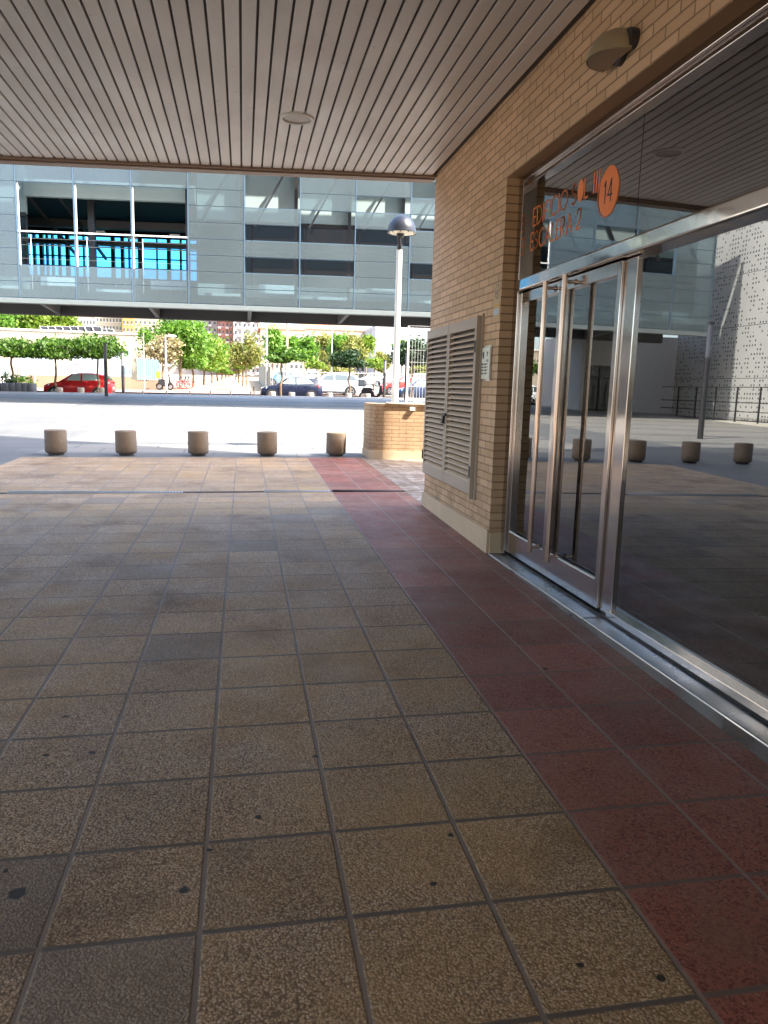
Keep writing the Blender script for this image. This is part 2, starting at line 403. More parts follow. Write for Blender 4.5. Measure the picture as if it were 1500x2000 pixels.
sheet('road', -120, 120, 44.8, 55.2, -.03, M_ASPH)
sheet('sidewalk', -120, 120, 55.2, 60, .06, M_WALK)
sheet('promenade', -7.5, 1.2, 60, 300, .0, M_PROM)
sheet('sidewalk', 1.2, 2.6, 60, 160, .004, M_WALK)
sheet('car_park', 2.6, 60, 60, 118, .0, plain('car_park_surface', (.22, .21, .2), .9))

# ------------------------------------------------------------------ drain channel across the passage
dr = thing('drain_channel', 'slotted steel drain channel running across the tan and red tiles', 'drain', (-2.4, 9.44, gh(-2.4, 9.44)))
def dseg(x0, x1, mat, slots):
    m = MB(); yc = 9.44
    a = (x0, yc-.05, gh(x0, yc)); n = max(1, int((x1-x0)/.035))
    if slots:
        for i in range(n):
            xa = x0+(x1-x0)*i/n; xb = xa+(x1-x0)/n*.55; z = gh(xa, yc)
            m.box(xa, xb, yc-.042, yc+.042, z-.01, z+.006)
        m.box(x0, x1, yc-.05, yc-.042, gh(x0, yc)-.01, gh(x1, yc)+.005); m.box(x0, x1, yc+.042, yc+.05, gh(x0, yc)-.01, gh(x1, yc)+.005)
    else:
        vs = [(x0, yc-.045, gh(x0, yc)+.002), (x1, yc-.045, gh(x1, yc)+.002), (x1, yc+.045, gh(x1, yc)+.002), (x0, yc+.045, gh(x0, yc)+.002)]
        m.extrude(vs, (0, 0, .003))
    return m.build('grate' if slots else 'channel', mat, dr)
M_GRATE = plain('galvanised_grate', (.42, .49, .56), .4, .0)
dseg(-5.5, .0, M_BLACK, False)
for a, b in ((-4.7, -2.72), (-1.77, -.94), (-.92, -.02)): dseg(a, b, M_GRATE if b < -.5 else M_DARK, True)

# ------------------------------------------------------------------ the apartment building over the passage
SK = -.128                                    # slope of the skewed front line in plan
def fy(x): return 8.40 + SK*x                 # front line of the building
CEIL = 3.695
bld = thing('apartment_building', 'tan brick apartment building with slatted passage soffit and steel framed glass entrance', 'building', (0, 6, .11))
GX = .16
m = MB()
YN = 6.03
m.prism([(0, YN), (.34, YN), (.34, 7.0), (8.6, 7.0), (8.6, fy(8.6)), (0, fy(0))], -.3, CEIL+.305)          # brick pier with the louvre doors
m.prism([(0, .9), (.34, .9), (.34, YN), (0, YN)], 3.09, CEIL+.305)                                       # brick band over the glazing
m.prism([(0, -9), (.34, -9), (.34, .9), (0, .9)], -.3, CEIL+.305)
m.build('brick_wall', M_BRICK, bld)
m = MB()
m.prism([(-.022, YN-.005), (-.0, YN-.005), (-.0, fy(0)+.02), (-.022, fy(0)+.02)], -.3, .305)
m.prism([(0, YN-.022), (.12, YN-.022), (.12, YN-.001), (0, YN-.001)], -.3, .285)
m.prism([(0, fy(0)+.001), (8.6, fy(8.6)+.001), (8.6, fy(8.6)+.022), (0, fy(0)+.022)], -.3, .34)
m.build('plinth', M_PLINTH, bld, bevel=.004)
# soffit of narrow metal boards with recessed joints
XL = -14.
m = MB(); PW = .1052; k0 = int((XL+2.036)/PW)
xs = [-2.036+PW*k for k in range(k0, 20)]
rnd = random.Random(3)
for x in xs:
    a, b = x+.0085, x+PW-.0085
    if a > -.03: break
    b = min(b, -.002)
    z = CEIL+rnd.uniform(-.0012, .0012)
    m.extrude([(a, -9, z), (b, -9, z), (b, fy(b)-.03, z), (a, fy(a)-.03, z)], (0, 0, .03))
m.build('soffit', M_SOFFIT, bld, bevel=.003, segs=1)
m = MB(); m.extrude([(XL, -9, CEIL+.017), (-.0, -9, CEIL+.017), (-.0, fy(0)-.03, CEIL+.017), (XL, fy(XL)-.03, CEIL+.017)], (0, 0, .12))
m.build('soffit_backing', M_SOFDARK, bld)
m = MB()
def band(y0, y1, z0, z1, xa=XL, xb=0.):
    m.extrude([(xa, fy(xa)+y0, z0), (xb, fy(xb)+y0, z0), (xb, fy(xb)+y1, z0), (xa, fy(xa)+y1, z0)], (0, 0, z1-z0))
band(-.03, .02, CEIL-.02, CEIL+.3); band(.02, .16, CEIL-.035, CEIL+.3)
m.build('fascia', M_FASCIA, bld, bevel=.004)
# unseen storeys, heights shaped to cast the plaza shadow edge: low wing, taller block
m = MB()
TOP = 22.3
m.prism([(XL, -9.6), (8.6, -9.6), (8.6, fy(8.6)), (XL, fy(XL))], CEIL+.31, TOP)
m.prism([(8.601, -9.6), (9.5, -9.6), (9.5, fy(9.5)), (8.601, fy(8.6))], CEIL-4, 14.25); m.prism([(9.501, -9.6), (30, -9.6), (30, fy(30)), (9.501, fy(9.5))], CEIL-4, 12.0)
m.build('shadow_storeys', M_BRICK, bld)
m = MB(); m.box(-1.2, 0, -9.2, -9, -.5, CEIL+.3); m.build('passage_wall', M_RENDER, bld)

# entrance lobby
lob = MB()
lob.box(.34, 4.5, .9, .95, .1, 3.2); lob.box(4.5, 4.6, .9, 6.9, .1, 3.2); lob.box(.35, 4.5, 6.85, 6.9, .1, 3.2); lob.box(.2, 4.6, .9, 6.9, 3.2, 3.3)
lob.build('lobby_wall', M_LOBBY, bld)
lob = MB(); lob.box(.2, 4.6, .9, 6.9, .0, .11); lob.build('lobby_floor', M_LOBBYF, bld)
lob = MB()
for px, py in ((1.35, 3.9), (1.35, 5.0), (1.35, 5.9), (1.35, 2.75)): lob.box(px-.03, px+.03, py-.03, py+.03, .11, 3.2)
lob.box(1.32, 1.38, 2.7, 6.0, 2.2, 2.3)
lob.build('inner_frame', M_STEELB, bld)
lob = MB(); lob.cyl((.62, 3.75, .11), (.62, 3.75, 3.2), .032, n=24); lob.build('streak_post', M_STEEL, bld, smooth=True)  # added polished post, meant to show as a bright streak in the pane
lob = MB(); lob.cyl((.45, 3.48, .11), (.45, 3.48, .62), .028, n=24); lob.build('streak_stub', M_STEEL, bld, smooth=True)  # short added cylinder, made up for a second streak in the glass
# frame of the entrance
m = MB()
m.box(.10, .20, 5.93, 6.028, .13, 3.088)            # jamb by the brick pier
m.box(.138, .20, 4.11, 4.25, .13, 2.215)           # post between doors and side light
m.box(.118, .20, .9, 5.93, 3.005, 3.088)            # head
m.box(.095, .118, .9, 5.93, 3.045, 3.085)
m.box(.115, .20, .9, 4.125, .13, .175)              # bottom rail of the side light
m.build('entrance_frame', M_STEEL, bld, bevel=.004)
m = MB(); m.box(.075, .20, .9, 5.93, 2.219, 2.311)
m.build('transom_rail', steel_mat('rail_steel', (.56, .53, .50), .07, .10), bld, bevel=.014, segs=4)
m = MB()
m.box(-.012, .125, 4.16, 6.0, -.1, .118); m.box(-.012, .125, 2.3, 4.155, -.1, .118); m.box(-.012, .125, .9, 2.295, -.1, .118)
m.build('door_sill', steel_mat('sill_steel', (.40, .42, .43), .3, .03), bld, bevel=.008)
m = MB(); m.box(.112, .2, .9, 5.93, .119, .13); m.build('sill_gap', M_BLACK, bld)
m = MB(); 
for a, b in ((.9, 4.195), (4.202, 5.93)): m.box(GX-.004, GX+.004, a, b, 2.311, 3.005)
tp = m.build('transom_pane', M_GLASS, bld)
m = MB(); m.box(GX-.004, GX+.004, .9, 4.125, .175, 2.219); m.build('side_pane', M_GLASS, bld)
def leaf(y0, y1, hy):
    m = MB(); xa, xb = .12, .18
    m.box(xa, xb, y0, y0+.052, .145, 2.212); m.box(xa, xb, y1-.045, y1, .145, 2.212)
    m.box(xa, xb, y0+.052, y1-.045, 2.135, 2.212); m.box(xa, xb, y0+.052, y1-.045, .145, .32)
    d = m.build('entrance_door', M_STEEL, bld, bevel=.003)
    m = MB(); m.box(GX-.01, GX-.003, y0+.052, y1-.045, .32, 2.135); m.build('glass_pane', M_GLASS, d)
    m = MB(); m.box(xa-.004, xa+.01, y0+.055, y1-.048, .318, .326); m.build('glazing_bead', M_WHITE, d)
    m = MB(); m.cyl((.05, hy, .29), (.05, hy, 2.215), .0185, n=20)
    for z in (.33, 2.17): m.cyl((.05, hy, z), (.122, hy, z), .011, n=12); m.cyl((.112, hy, z), (.122, hy, z), .022, n=16)
    m.build('handle', M_HANDLE, d, smooth=True)
    return d
leaf(5.115, 5.925, 5.235); leaf(4.255, 5.11, 4.90)

# lettering on the transom pane: monoline strokes
def glyph(ch):
    def arc(cx, cz, rx, rz, a0, a1, n=14): return [(cx+rx*math.cos(R(a0+(a1-a0)*i/n)), cz+rz*math.sin(R(a0+(a1-a0)*i/n))) for i in range(n+1)]
    G = {'E': (.5, [[(.48, 1), (0, 1), (0, 0), (.48, 0)], [(0, .5), (.42, .5)]]), 'D': (.72, [[(0, 0), (0, 1), (.2, 1)]+arc(.2, .5, .5, .5, 90, -90)+[(0, 0)]]),
         'I': (.1, [[(.05, 0), (.05, 1)]]), 'F': (.5, [[(.48, 1), (0, 1), (0, 0)], [(0, .5), (.4, .5)]]), 'C': (.85, [arc(.5, .5, .5, .5, 50, 310)]),
         'O': (1., [arc(.5, .5, .5, .5, 0, 360, 24)]), 'S': (.55, [arc(.27, .75, .24, .25, 35, 270)+arc(.27, .25, .27, .25, 90, -145)[0:]]),
         'L': (.48, [[(0, 1), (0, 0), (.45, 0)]]), 'A': (.8, [[(0, 0), (.4, 1), (.8, 0)], [(.14, .34), (.66, .34)]]),
         'R': (.6, [[(0, 0), (0, 1), (.25, 1)]+arc(.25, .74, .28, .26, 90, -90)+[(0, .48)], [(.22, .48), (.56, 0)]]),
         '2': (.6, [arc(.29, .72, .28, .28, 165, -35)+[(.02, 0), (.6, 0)]]), '1': (.35, [[(.02, .8), (.24, 1), (.24, 0)]]), '4': (.7, [[(.5, 0), (.5, 1), (0, .3), (.68, .3)]])}
    return G[ch]
def strokes(mb, text, s0, z0, hh, wd, x, th, sw=1., sp=.22):
    s = s0
    for ch in text:
        if ch == ' ': s += hh*.42*sw; continue
        if ch == '*':
            c = []; 
            for i in range(28): t = 2*math.pi*i/28; c.append((x, -(s+hh*.38*sw+hh*.38*sw*math.cos(t)), z0+hh*.5+hh*.56*math.sin(t)))
            mb.extrude(c, (-th, 0, 0)); s += hh*(.76*sw+sp*.6); continue
        wch, pl = glyph(ch)
        for line in pl:
            for (a, b), (c, d) in zip(line, line[1:]):
                p, q = Vector((a*hh*sw, b*hh)), Vector((c*hh*sw, d*hh)); dr_ = (q-p)
                if dr_.length < 1e-6: continue
                dr_.normalize(); nn = Vector((-dr_.y, dr_.x))*wd/2; p = p-dr_*wd*.25; q = q+dr_*wd*.25
                mb.extrude([(x, -(s+e.x), z0+e.y) for e in (p+nn, q+nn, q-nn, p-nn)], (-th, 0, 0))
        s += hh*(wch*sw+sp)
    return s
XG = GX-.0045
for txt, s0, z0, sw in (('EDIFICIO S*L III', -5.83, 2.70, .95), ('ESCALERA 2', -5.855, 2.525, .92)):
    for wd_ in txt.split():
        m = MB(); s0 = strokes(m, wd_, s0, z0, .125, .0125, XG, .0015, sw, .2)+.125*.42*sw; m.build('lettering', M_ORANGE, tp)
m = MB(); c = []
for i in range(48): t = 2*math.pi*i/48; c.append((XG, 4.575+.128*math.cos(t), 2.665+.145*math.sin(t)))
m.extrude(c, (-.001, 0, 0)); m.torus((XG-.001, 4.578, 2.655), (1, 0, 0), .14, .0025, 48, 4)
m.build('number_disc', M_ORANGE, tp)
m = MB(); strokes(m, '14', -4.635, 2.60, .13, .010, XG-.0012, .0012, .62, .2)
m.build('number', M_BLACK, tp)

# louvred doors of the meter cupboard
def louvre(y0, y1, hinge):
    z0, z1 = .54, 2.075
    m = MB(); m.box(-.052, -.004, y0, y0+.045, z0, z1); m.box(-.052, -.004, y1-.045, y1, z0, z1); m.box(-.052, -.004, y0+.045, y1-.045, z0, z0+.11); m.box(-.052, -.004, y0+.045, y1-.045, z1-.09, z1)
    d = m.build('louvre_door', M_LOUVF, bld, bevel=.003)
    m = MB(); n = 26; zz = z0+.11
    st = (z1-.09-zz)/n
    for i in range(n):
        za = zz+st*i
        m.extrude([(-.05, y0+.045, za), (-.05, y0+.045, za+.009), (-.016, y0+.045, za+st*.48+.008), (-.016, y0+.045, za+st*.48)], (0, y1-y0-.09, 0))
    m.build('slats', M_LOUV, d)
    for z in (z0+.2, z1-.25):
        m = MB(); m.cyl((-.053, hinge, z-.05), (-.053, hinge, z+.05), .012, n=10); m.build('hinge', M_DARK, d)
    return d
louvre(7.42, 8.31, 8.315); d2 = louvre(6.50, 7.41, 6.495)
m = MB(); m.box(-.02, .001, 6.44, 6.464, .5, 2.1); m.box(-.055, .0, 6.473, 6.492, .5, 2.085); m.build('louvre_frame', M_LOUVF, bld, bevel=.002)
m = MB(); m.box(-.0035, -.001, 6.51, 8.30, .55, 2.065); m.build('louvre_gap_shade', M_BLACK, bld)  # black sheet standing for the shade in the gaps between slats
m = MB(); m.box(-.075, -.0525, 7.36, 7.46, 1.20, 1.225); m.cyl((-.075, 7.45, 1.18), (-.055, 7.45, 1.18), .03, n=14); m.box(-.082, -.055, 7.425, 7.475, 1.12, 1.165); m.build('padlock', M_DARK, d2, bevel=.003)

# ------------------------------------------------------------------ fittings on the wall and the soffit
ic = thing('intercom', 'pale metal intercom panel with rows of buttons beside the entrance', 'intercom', (0, 6.3, 1.55))
m = MB(); m.box(-.02, .001, 6.195, 6.405, 1.55, 1.81); m.build('faceplate', plain('intercom_plate', (.66, .66, .58), .4, .3), ic, bevel=.004)
m = MB(); m.box(-.012, .001, 6.18, 6.42, 1.535, 1.825); m.build('housing', M_STEELB, ic)
for r_ in range(4):
    for c_ in range(4):
        m = MB(); yb = 6.37-.042*c_; zb = 1.59+.025*r_; m.box(-.026, -.019, yb-.009, yb+.009, zb, zb+.014); m.build('button', M_DARK if c_ % 2 == 0 else M_STEELB, ic)
m = MB(); m.cyl((-.0225, 6.36, 1.755), (-.019, 6.36, 1.755), .022, n=16); m.cyl((-.0225, 6.36, 1.735), (-.019, 6.36, 1.735), .016, n=16); m.build('speaker_grille', M_DARK, ic)
m = MB(); m.extrude([(-.0225, 6.275, 1.775), (-.0225, 6.235, 1.775), (-.0225, 6.255, 1.73)], (.003, 0, 0)); m.box(-.0225, -.019, 6.225, 6.27, 1.69, 1.712); m.build('display', plain('display_grey', (.2, .23, .24), .3), ic)

sg = thing('notice_sign', 'yellowed sticker with dark oval camera mark at the brick corner', 'sign', (0, 6.13, 2.05))
m = MB(); m.box(-.003, .0005, 6.055, 6.2, 2.03, 2.31); m.build('sticker', plain('sticker_yellowed', (.55, .38, .18), .55), sg)
m = MB()
for a in range(32):
    t0, t1 = 2*math.pi*a/32, 2*math.pi*(a+1)/32
    m.bar((-.004, 6.125+.045*math.cos(t0), 2.245+.055*math.sin(t0)), (-.004, 6.125+.045*math.cos(t1), 2.245+.055*math.sin(t1)), .006, .0015, (1, 0, 0))
m.extrude([(-.0035, 6.15, 2.235), (-.0035, 6.11, 2.262), (-.0035, 6.10, 2.25), (-.0035, 6.14, 2.222)], (-.001, 0, 0)); m.box(-.0045, -.0035, 6.12, 6.128, 2.2, 2.23)
m.build('emblem', plain('emblem_grey', (.12, .1, .1), .6), sg)
m = MB(); m.box(-.004, -.003, 6.06, 6.195, 2.125, 2.145); m.build('stripe', plain('stripe_yellow', (.62, .36, .05), .6), sg)
m = MB(); m.box(-.0045, -.003, 6.062, 6.198, 2.06, 2.11); m.build('label_strip', plain('label_blue', (.5, .55, .56), .5), sg)

wl = thing('wall_lamp', 'olive quarter-dome wall lamp on the brick band above the entrance', 'lamp', (0, 4.2, 3.24))
m = MB(); n = 14; vs = []; rr = .165
for i in range(n+1):
    ph = math.pi/2*i/n
    for j in range(2*n+1):
        th = math.pi*j/(2*n); vs.append((-.03-.145*math.cos(ph)*math.sin(th)*1.1, 4.2+rr*math.cos(ph)*math.cos(th), 3.235+.15*math.sin(ph)))
W_ = 2*n+1
m.add(vs, [(i*W_+j, i*W_+j+1, (i+1)*W_+j+1, (i+1)*W_+j) for i in range(n) for j in range(2*n)])
m.build('shade', plain('olive_shade', (.33, .27, .17), .4, 0.), wl, smooth=True)
m = MB(); m.extrude([(-.03-.153*math.sin(math.pi*j/20), 4.2+.158*math.cos(math.pi*j/20), 3.232) for j in range(21)], (0, 0, .004)); m.build('diffuser', plain('frosted_glass', (.34, .28, .21), .3), wl)
m = MB(); m.cyl((-.03, 4.2, 3.28), (.001, 4.2, 3.28), .07, n=24); m.cyl((-.045, 4.06, 3.29), (.001, 4.06, 3.29), .05, n=18); m.build('wall_plate', M_DARK, wl)

def downlight(x, y, label):
    t = thing('ceiling_light', label, 'ceiling light', (x, y, CEIL-.03), group='round lights in the slatted soffit')
    m = MB(); m.lathe([(.118, .001), (.118, -.004), (.128, -.010), (.145, -.007), (.148, .004), (.148, .02)], (x, y, CEIL-.004), 48); m.build('rim', M_WHITE, t, smooth=True)
    m = MB(); m.lathe([(.119, .004), (.0, .004)], (x, y, CEIL-.006), 40); m.build('diffuser', plain('downlight_diffuser', (.42, .38, .35), .4), t)
downlight(-1.568, 7.007, 'round white rimmed recessed light in the slatted soffit')
# ------------------------------------------------------------------ bollards, low wall, fence, street lamp
def bollard_proto(label, mat, rad=.175, hh=.42):
    t = thing('stone_bollard', label, 'bollard', (0, 0, 0), group='squat stone bollards', local=True)
    m = MB(); m.lathe([(0, .035), (rad-.03, .035), (rad-.008, .05), (rad, .075), (rad, hh-.03), (rad-.008, hh-.008), (rad-.03, hh), (0, hh+.002)], (0, 0, 0), 40)
    m.build('shaft', mat, t, smooth=True)
    m = MB(); m.cyl((0, 0, -.05), (0, 0, .04), rad-.05, n=28); m.build('foot', M_DARK, t)
    return t
def stone_mat():
    q = NT('bollard_stone'); P = q.n('TexCoord').outputs['Object']
    c = q.mix(q.rng(q.noise(150., P, 2.), .35, .65), (.24, .185, .135), (.155, .12, .09)); c = q.mix(q.rng(q.noise(3., P, 5.), .5, .7, 0., .4), c, (.16, .13, .1))
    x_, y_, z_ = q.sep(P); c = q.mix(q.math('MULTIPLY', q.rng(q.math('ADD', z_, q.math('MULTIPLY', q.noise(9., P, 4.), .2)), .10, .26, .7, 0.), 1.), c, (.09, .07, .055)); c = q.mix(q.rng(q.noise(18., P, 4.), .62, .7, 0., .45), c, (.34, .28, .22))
    q.bump(q.noise(40., P, 4.), .35, .006)
    return q.fin(c, .8)
M_STONE = stone_mat()
bs = [(-5.10, 13.62), (-3.965, 13.58), (-2.775, 13.55), (-1.60, 13.55), (-.395, 13.57)]
bl = ['squat stone bollard farthest along the row from the brick wall', 'second stone bollard counting from the shaded end of the row', 'middle stone bollard in the near row along the tile edge',
      'stone bollard two along from the low brick wall', 'stone bollard standing next to the low brick wall']
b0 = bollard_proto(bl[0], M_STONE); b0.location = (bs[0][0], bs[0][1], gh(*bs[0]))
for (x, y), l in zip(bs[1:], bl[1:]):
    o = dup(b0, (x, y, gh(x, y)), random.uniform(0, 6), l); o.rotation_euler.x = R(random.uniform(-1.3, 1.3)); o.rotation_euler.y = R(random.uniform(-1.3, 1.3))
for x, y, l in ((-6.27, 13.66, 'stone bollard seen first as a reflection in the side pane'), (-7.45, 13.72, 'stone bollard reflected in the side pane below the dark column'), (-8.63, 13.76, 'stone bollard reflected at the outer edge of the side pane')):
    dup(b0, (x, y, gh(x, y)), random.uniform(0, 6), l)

lw = thing('low_wall', 'low sunlit tan brick wall with stone coping and pale plinth', 'wall', (1, 13.3, .25))
LA = (.36, 13.04); LB = (2.7, 12.76)
dv = Vector((LB[0]-LA[0], LB[1]-LA[1], 0)).normalized(); nv = Vector((dv.y, -dv.x, 0))    # nv points to the camera side
arc = [(.22, 13.12), (.15, 13.26), (.13, 13.45), (.13, 13.8)]
foot = [LA]+arc+[(2.9, 13.2), LB]
m = MB(); m.prism(foot, -.1, 1.19); m.build('brickwork', M_BRICKL, lw)
def off(pl, d):
    return [(p[0]+nv.x*d, p[1]+nv.y*d) for p in pl]
m = MB()
a, b = Vector((*LA, 0))+dv*.05, Vector((*LB, 0))
q1 = [a+nv*.045+dv*-.03, b+nv*.045, b-nv*.3, a-nv*.3+dv*.0]
m.extrude([(p.x, p.y, 1.192) for p in q1], (0, 0, .026)); m.build('coping', plain('coping_stone', (.62, .56, .46), .7), lw, bevel=.004)
m = MB(); pp = [LB, LA]+arc; o_ = []
pf = [(LB[0]+nv.x*.018, LB[1]+nv.y*.018), (LA[0]+nv.x*.018-.004, LA[1]+nv.y*.018), (.205, 13.108), (.132, 13.252), (.112, 13.45), (.112, 13.8)]
m.prism(pf+[(.13, 13.8), (.13, 13.45), (.15, 13.26), (.22, 13.12), LA, LB], -.1, .385)
m.build('plinth', M_PLINTH, lw)
m = MB(); p = a+dv*.43; m.obox((p+nv*.03)+Vector((0, 0, 1.118)), dv*.045, nv*.03, (0, 0, .03)); m.build('wall_light', M_WHITE, lw, bevel=.005)

fn = thing('mesh_fence', 'white welded mesh fence standing on the low brick wall', 'fence', (1.6, 13.3, 1.2))
m = MB(); fa = Vector((.80, 13.15, 0)); fd = dv
for i in range(36):
    p = fa+fd*(.05*i+.04); m.cyl((p.x, p.y, 1.22), (p.x, p.y, 2.5), .0028, n=6)
for z in (1.25, 1.30, 1.50, 1.705, 1.91, 2.115, 2.32, 2.52):
    m.cyl((fa.x, fa.y, z), (fa.x+fd.x*1.85, fa.y+fd.y*1.85, z), .0034, n=6)
m.build('mesh_panel', plain('fence_white', (.55, .57, .58), .5), fn)
m = MB(); 
for k in (-.03, 1.85): p = fa+fd*k; m = MB(); m.box(p.x-.016, p.x+.016, p.y-.016, p.y+.016, 1.2, 2.52); m.build('post', M_WHITE, fn)

ly = 13.95; lp0 = at(771, 788, ly); lp1 = at(775, 488, ly)
sx = lp0.x
sl_ = thing('street_lamp', 'white post street lamp with dark blue dome behind the low brick wall', 'street lamp', (sx, ly, gh(sx, ly)))
m = MB(); m.cyl((sx, ly, gh(sx, ly)-.1), (sx, ly, lp1.z), .068, .05, n=24); m.build('post', plain('lamp_post_white', (.78, .80, .76), .45, var=.05), sl_, smooth=True)
ztop = at(783, 420, ly).z; dc = at(785, 452, ly); dx = dc.x; rr = .252; zr = dc.z
m = MB(); prof = [(rr*math.cos(t), (ztop-zr)*math.sin(t)) for t in [math.pi/2*i/14 for i in range(15)]]
m.lathe([(rr-.01, -.03), (rr+.006, -.03), (rr+.006, -.005)]+prof, (dx, ly, zr), 40); m.build('dome', plain('lamp_dome_blue', (.016, .022, .036), .4, .0), sl_, smooth=True)
m = MB(); m.lathe([(rr-.008, -.028), (rr*.6, -.045), (0, -.05)], (dx, ly, zr), 32); m.build('diffuser', plain('lamp_glass', (.8, .75, .58), .35), sl_, smooth=True)
m = MB(); m.cyl((sx, ly, lp1.z-.05), (sx+.0, ly, lp1.z+.1), .05, .045, n=16); m.cyl((sx, ly, lp1.z+.1), (sx-.02, ly-.02, zr-.1), .032, .028, n=14); m.lathe([(.0, -.13), (.06, -.1), (.075, -.04)], (dx-.03, ly-.02, zr), 20); m.build('bracket', M_DARK, sl_, smooth=True)
for i in range(10):
    m = MB(); t = 2*math.pi*i/10; m.box(dx+(rr-.02)*math.cos(t)-.008, dx+(rr-.02)*math.cos(t)+.008, ly+(rr-.02)*math.sin(t)-.008, ly+(rr-.02)*math.sin(t)+.008, zr-.046, zr-.026); m.build('clip', M_DARK, sl_)

# ------------------------------------------------------------------ the glazed bridge building over the plaza
ang = math.atan(-.13); E_ = Vector((math.cos(ang), math.sin(ang), 0)); N_ = Vector((-math.sin(ang), math.cos(ang), 0)); P0 = Vector((-3, 30, 0))
def bp(u, v, z): p = P0+E_*u+N_*v; return Vector((p.x, p.y, z))
br = thing('glass_building', 'elevated office block clad in pale blue fritted glass panels above the plaza', 'building', (-3, 30, 4.15))
def bbox(m, u0, u1, v0, v1, z0, z1):
    return m.add([bp(u0, v0, z0), bp(u1, v0, z0), bp(u1, v1, z0), bp(u0, v1, z0), bp(u0, v0, z1), bp(u1, v0, z1), bp(u1, v1, z1), bp(u0, v1, z1)],
                 [(3, 2, 1, 0), (4, 5, 6, 7), (0, 1, 5, 4), (1, 2, 6, 5), (2, 3, 7, 6), (3, 0, 4, 7)])
M_FRIT = glass_mat('fritted_glass', (.72, .83, .87), 1.45, .42, (.225, .295, .32), .1)
M_MULL = plain('mullion_blue', (.09, .15, .21), .4, .3)
M_PANELW = plain('white_wall_panel', (.40, .50, .50), .5, var=.04)
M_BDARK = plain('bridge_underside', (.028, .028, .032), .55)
M_BGREY = plain('bridge_grey', (.15, .15, .15), .5)
M_BRACE = plain('brace_grey', (.13, .14, .14), .5)
M_WIND = glass_mat('window_dark', (.12, .12, .12), 1.5, rough=.02)
M_SKYGL = glass_mat('window_sky', (.32, .75, .95), 1.4, rough=.02)
UL, UR, ZB, RH, NR = -15.3, 15.6, 4.37, .577, 12
us = [-7.1+2.035*k for k in range(-4, 12)]
ZT = ZB+RH*NR
openp = {(3, r) for r in (2, 3, 4, 5, 6)} | {(4, r) for r in (2, 3, 4, 5, 6)} | {(5, r) for r in (2, 3, 4, 5, 6)}
openp = {(p_+1, r_) for p_, r_ in openp | {(7, 2), (7, 4), (7, 6), (7, 7), (8, 2), (8, 4), (8, 5), (9, 4), (9, 6), (10, 2), (10, 5), (10, 7), (0, 4), (0, 5), (0, 6), (1, 4), (1, 6), (11, 4), (12, 2)}} - {(8, 8)}
# columns count from u = -13.2; column 3 starts at the mullion near -7.1
pane = MB(); fr_ = MB()
for c in range(len(us)-1):
    for r in range(NR):
        if (c, r) in openp: continue
        z0 = ZB+RH*r
        bbox(pane, us[c]+.012, us[c+1]-.012, -.006+.012*((c+r) % 2)*0, .006, z0+.009, z0+RH-.009)
pane.build('glass_cladding', M_FRIT, br)
m = MB()
for u in us: bbox(m, u-.016, u+.016, -.02, .16, ZB-.02, ZT)
for r in range(NR+1):
    for c in range(len(us)-1):
        if (c, r) in openp and (c, r-1) in openp: continue
        bbox(m, us[c]+.017, us[c+1]-.017, .006, .045, ZB+RH*r-.012, ZB+RH*r+.012)
m.build('mullions', M_MULL, br)
m = MB()                                        # white uprights and hand rails of the open balcony bays
for c in (4, 5, 6):
    m.cyl(bp(us[c]+.05, .06, ZB+.1), bp(us[c]+.05, .06, ZB+RH*7+.1), .03, n=8)
    z = ZB+RH*4.05; m.bar(bp(us[c]+.02, .03, z), bp(us[c+1]-.02, .03, z), .05, .05)
    m.cyl(bp(us[c]+.25, .55, ZB+.1), bp(us[c]+.25, .55, ZB+RH*4), .014, n=8)
m.build('balcony_rail', M_WHITE, br)
m = MB()
for c in (4, 5, 6):
    for k in (1, 3, 4): zz = ZB+RH*2+RH*2.05*k/5; m.cyl(bp(us[c]+.02, .05, zz), bp(us[c+1]-.02, .05, zz), .007, n=6)
m.build('balcony_cable', M_BRACE, br)
# ledge, soffit, main beam, skewed bracket arms
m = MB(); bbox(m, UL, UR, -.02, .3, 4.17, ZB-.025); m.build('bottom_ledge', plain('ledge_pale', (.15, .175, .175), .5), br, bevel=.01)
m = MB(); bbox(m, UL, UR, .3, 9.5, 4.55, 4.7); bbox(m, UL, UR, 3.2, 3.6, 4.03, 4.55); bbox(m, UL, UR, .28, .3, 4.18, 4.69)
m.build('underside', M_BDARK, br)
for u in (-10.6, -6.45, -2.47, 1.25, 4.95, 8.9, 12.8):
    m = MB(); p = bp(u, .02, 4.3); dy = 3.35
    x0, y0 = p.x, p.y
    vs = []
    for dx_ in (-.07, .07): vs += [(x0+dx_, y0+.28, 4.54), (x0+dx_, y0+.28, 4.19), (x0+dx_, y0+dy, 4.05), (x0+dx_, y0+dy, 4.54)]
    m.add(vs, [(0, 1, 2, 3), (7, 6, 5, 4), (0, 4, 5, 1), (1, 5, 6, 2), (2, 6, 7, 3), (3, 7, 4, 0)])
    m.build('bracket_arm', M_BGREY, br)
# roof and far side
m = MB(); bbox(m, UL, UR, .25, 9.5, ZT, ZT+.35); m.build('roof', M_BGREY, br)
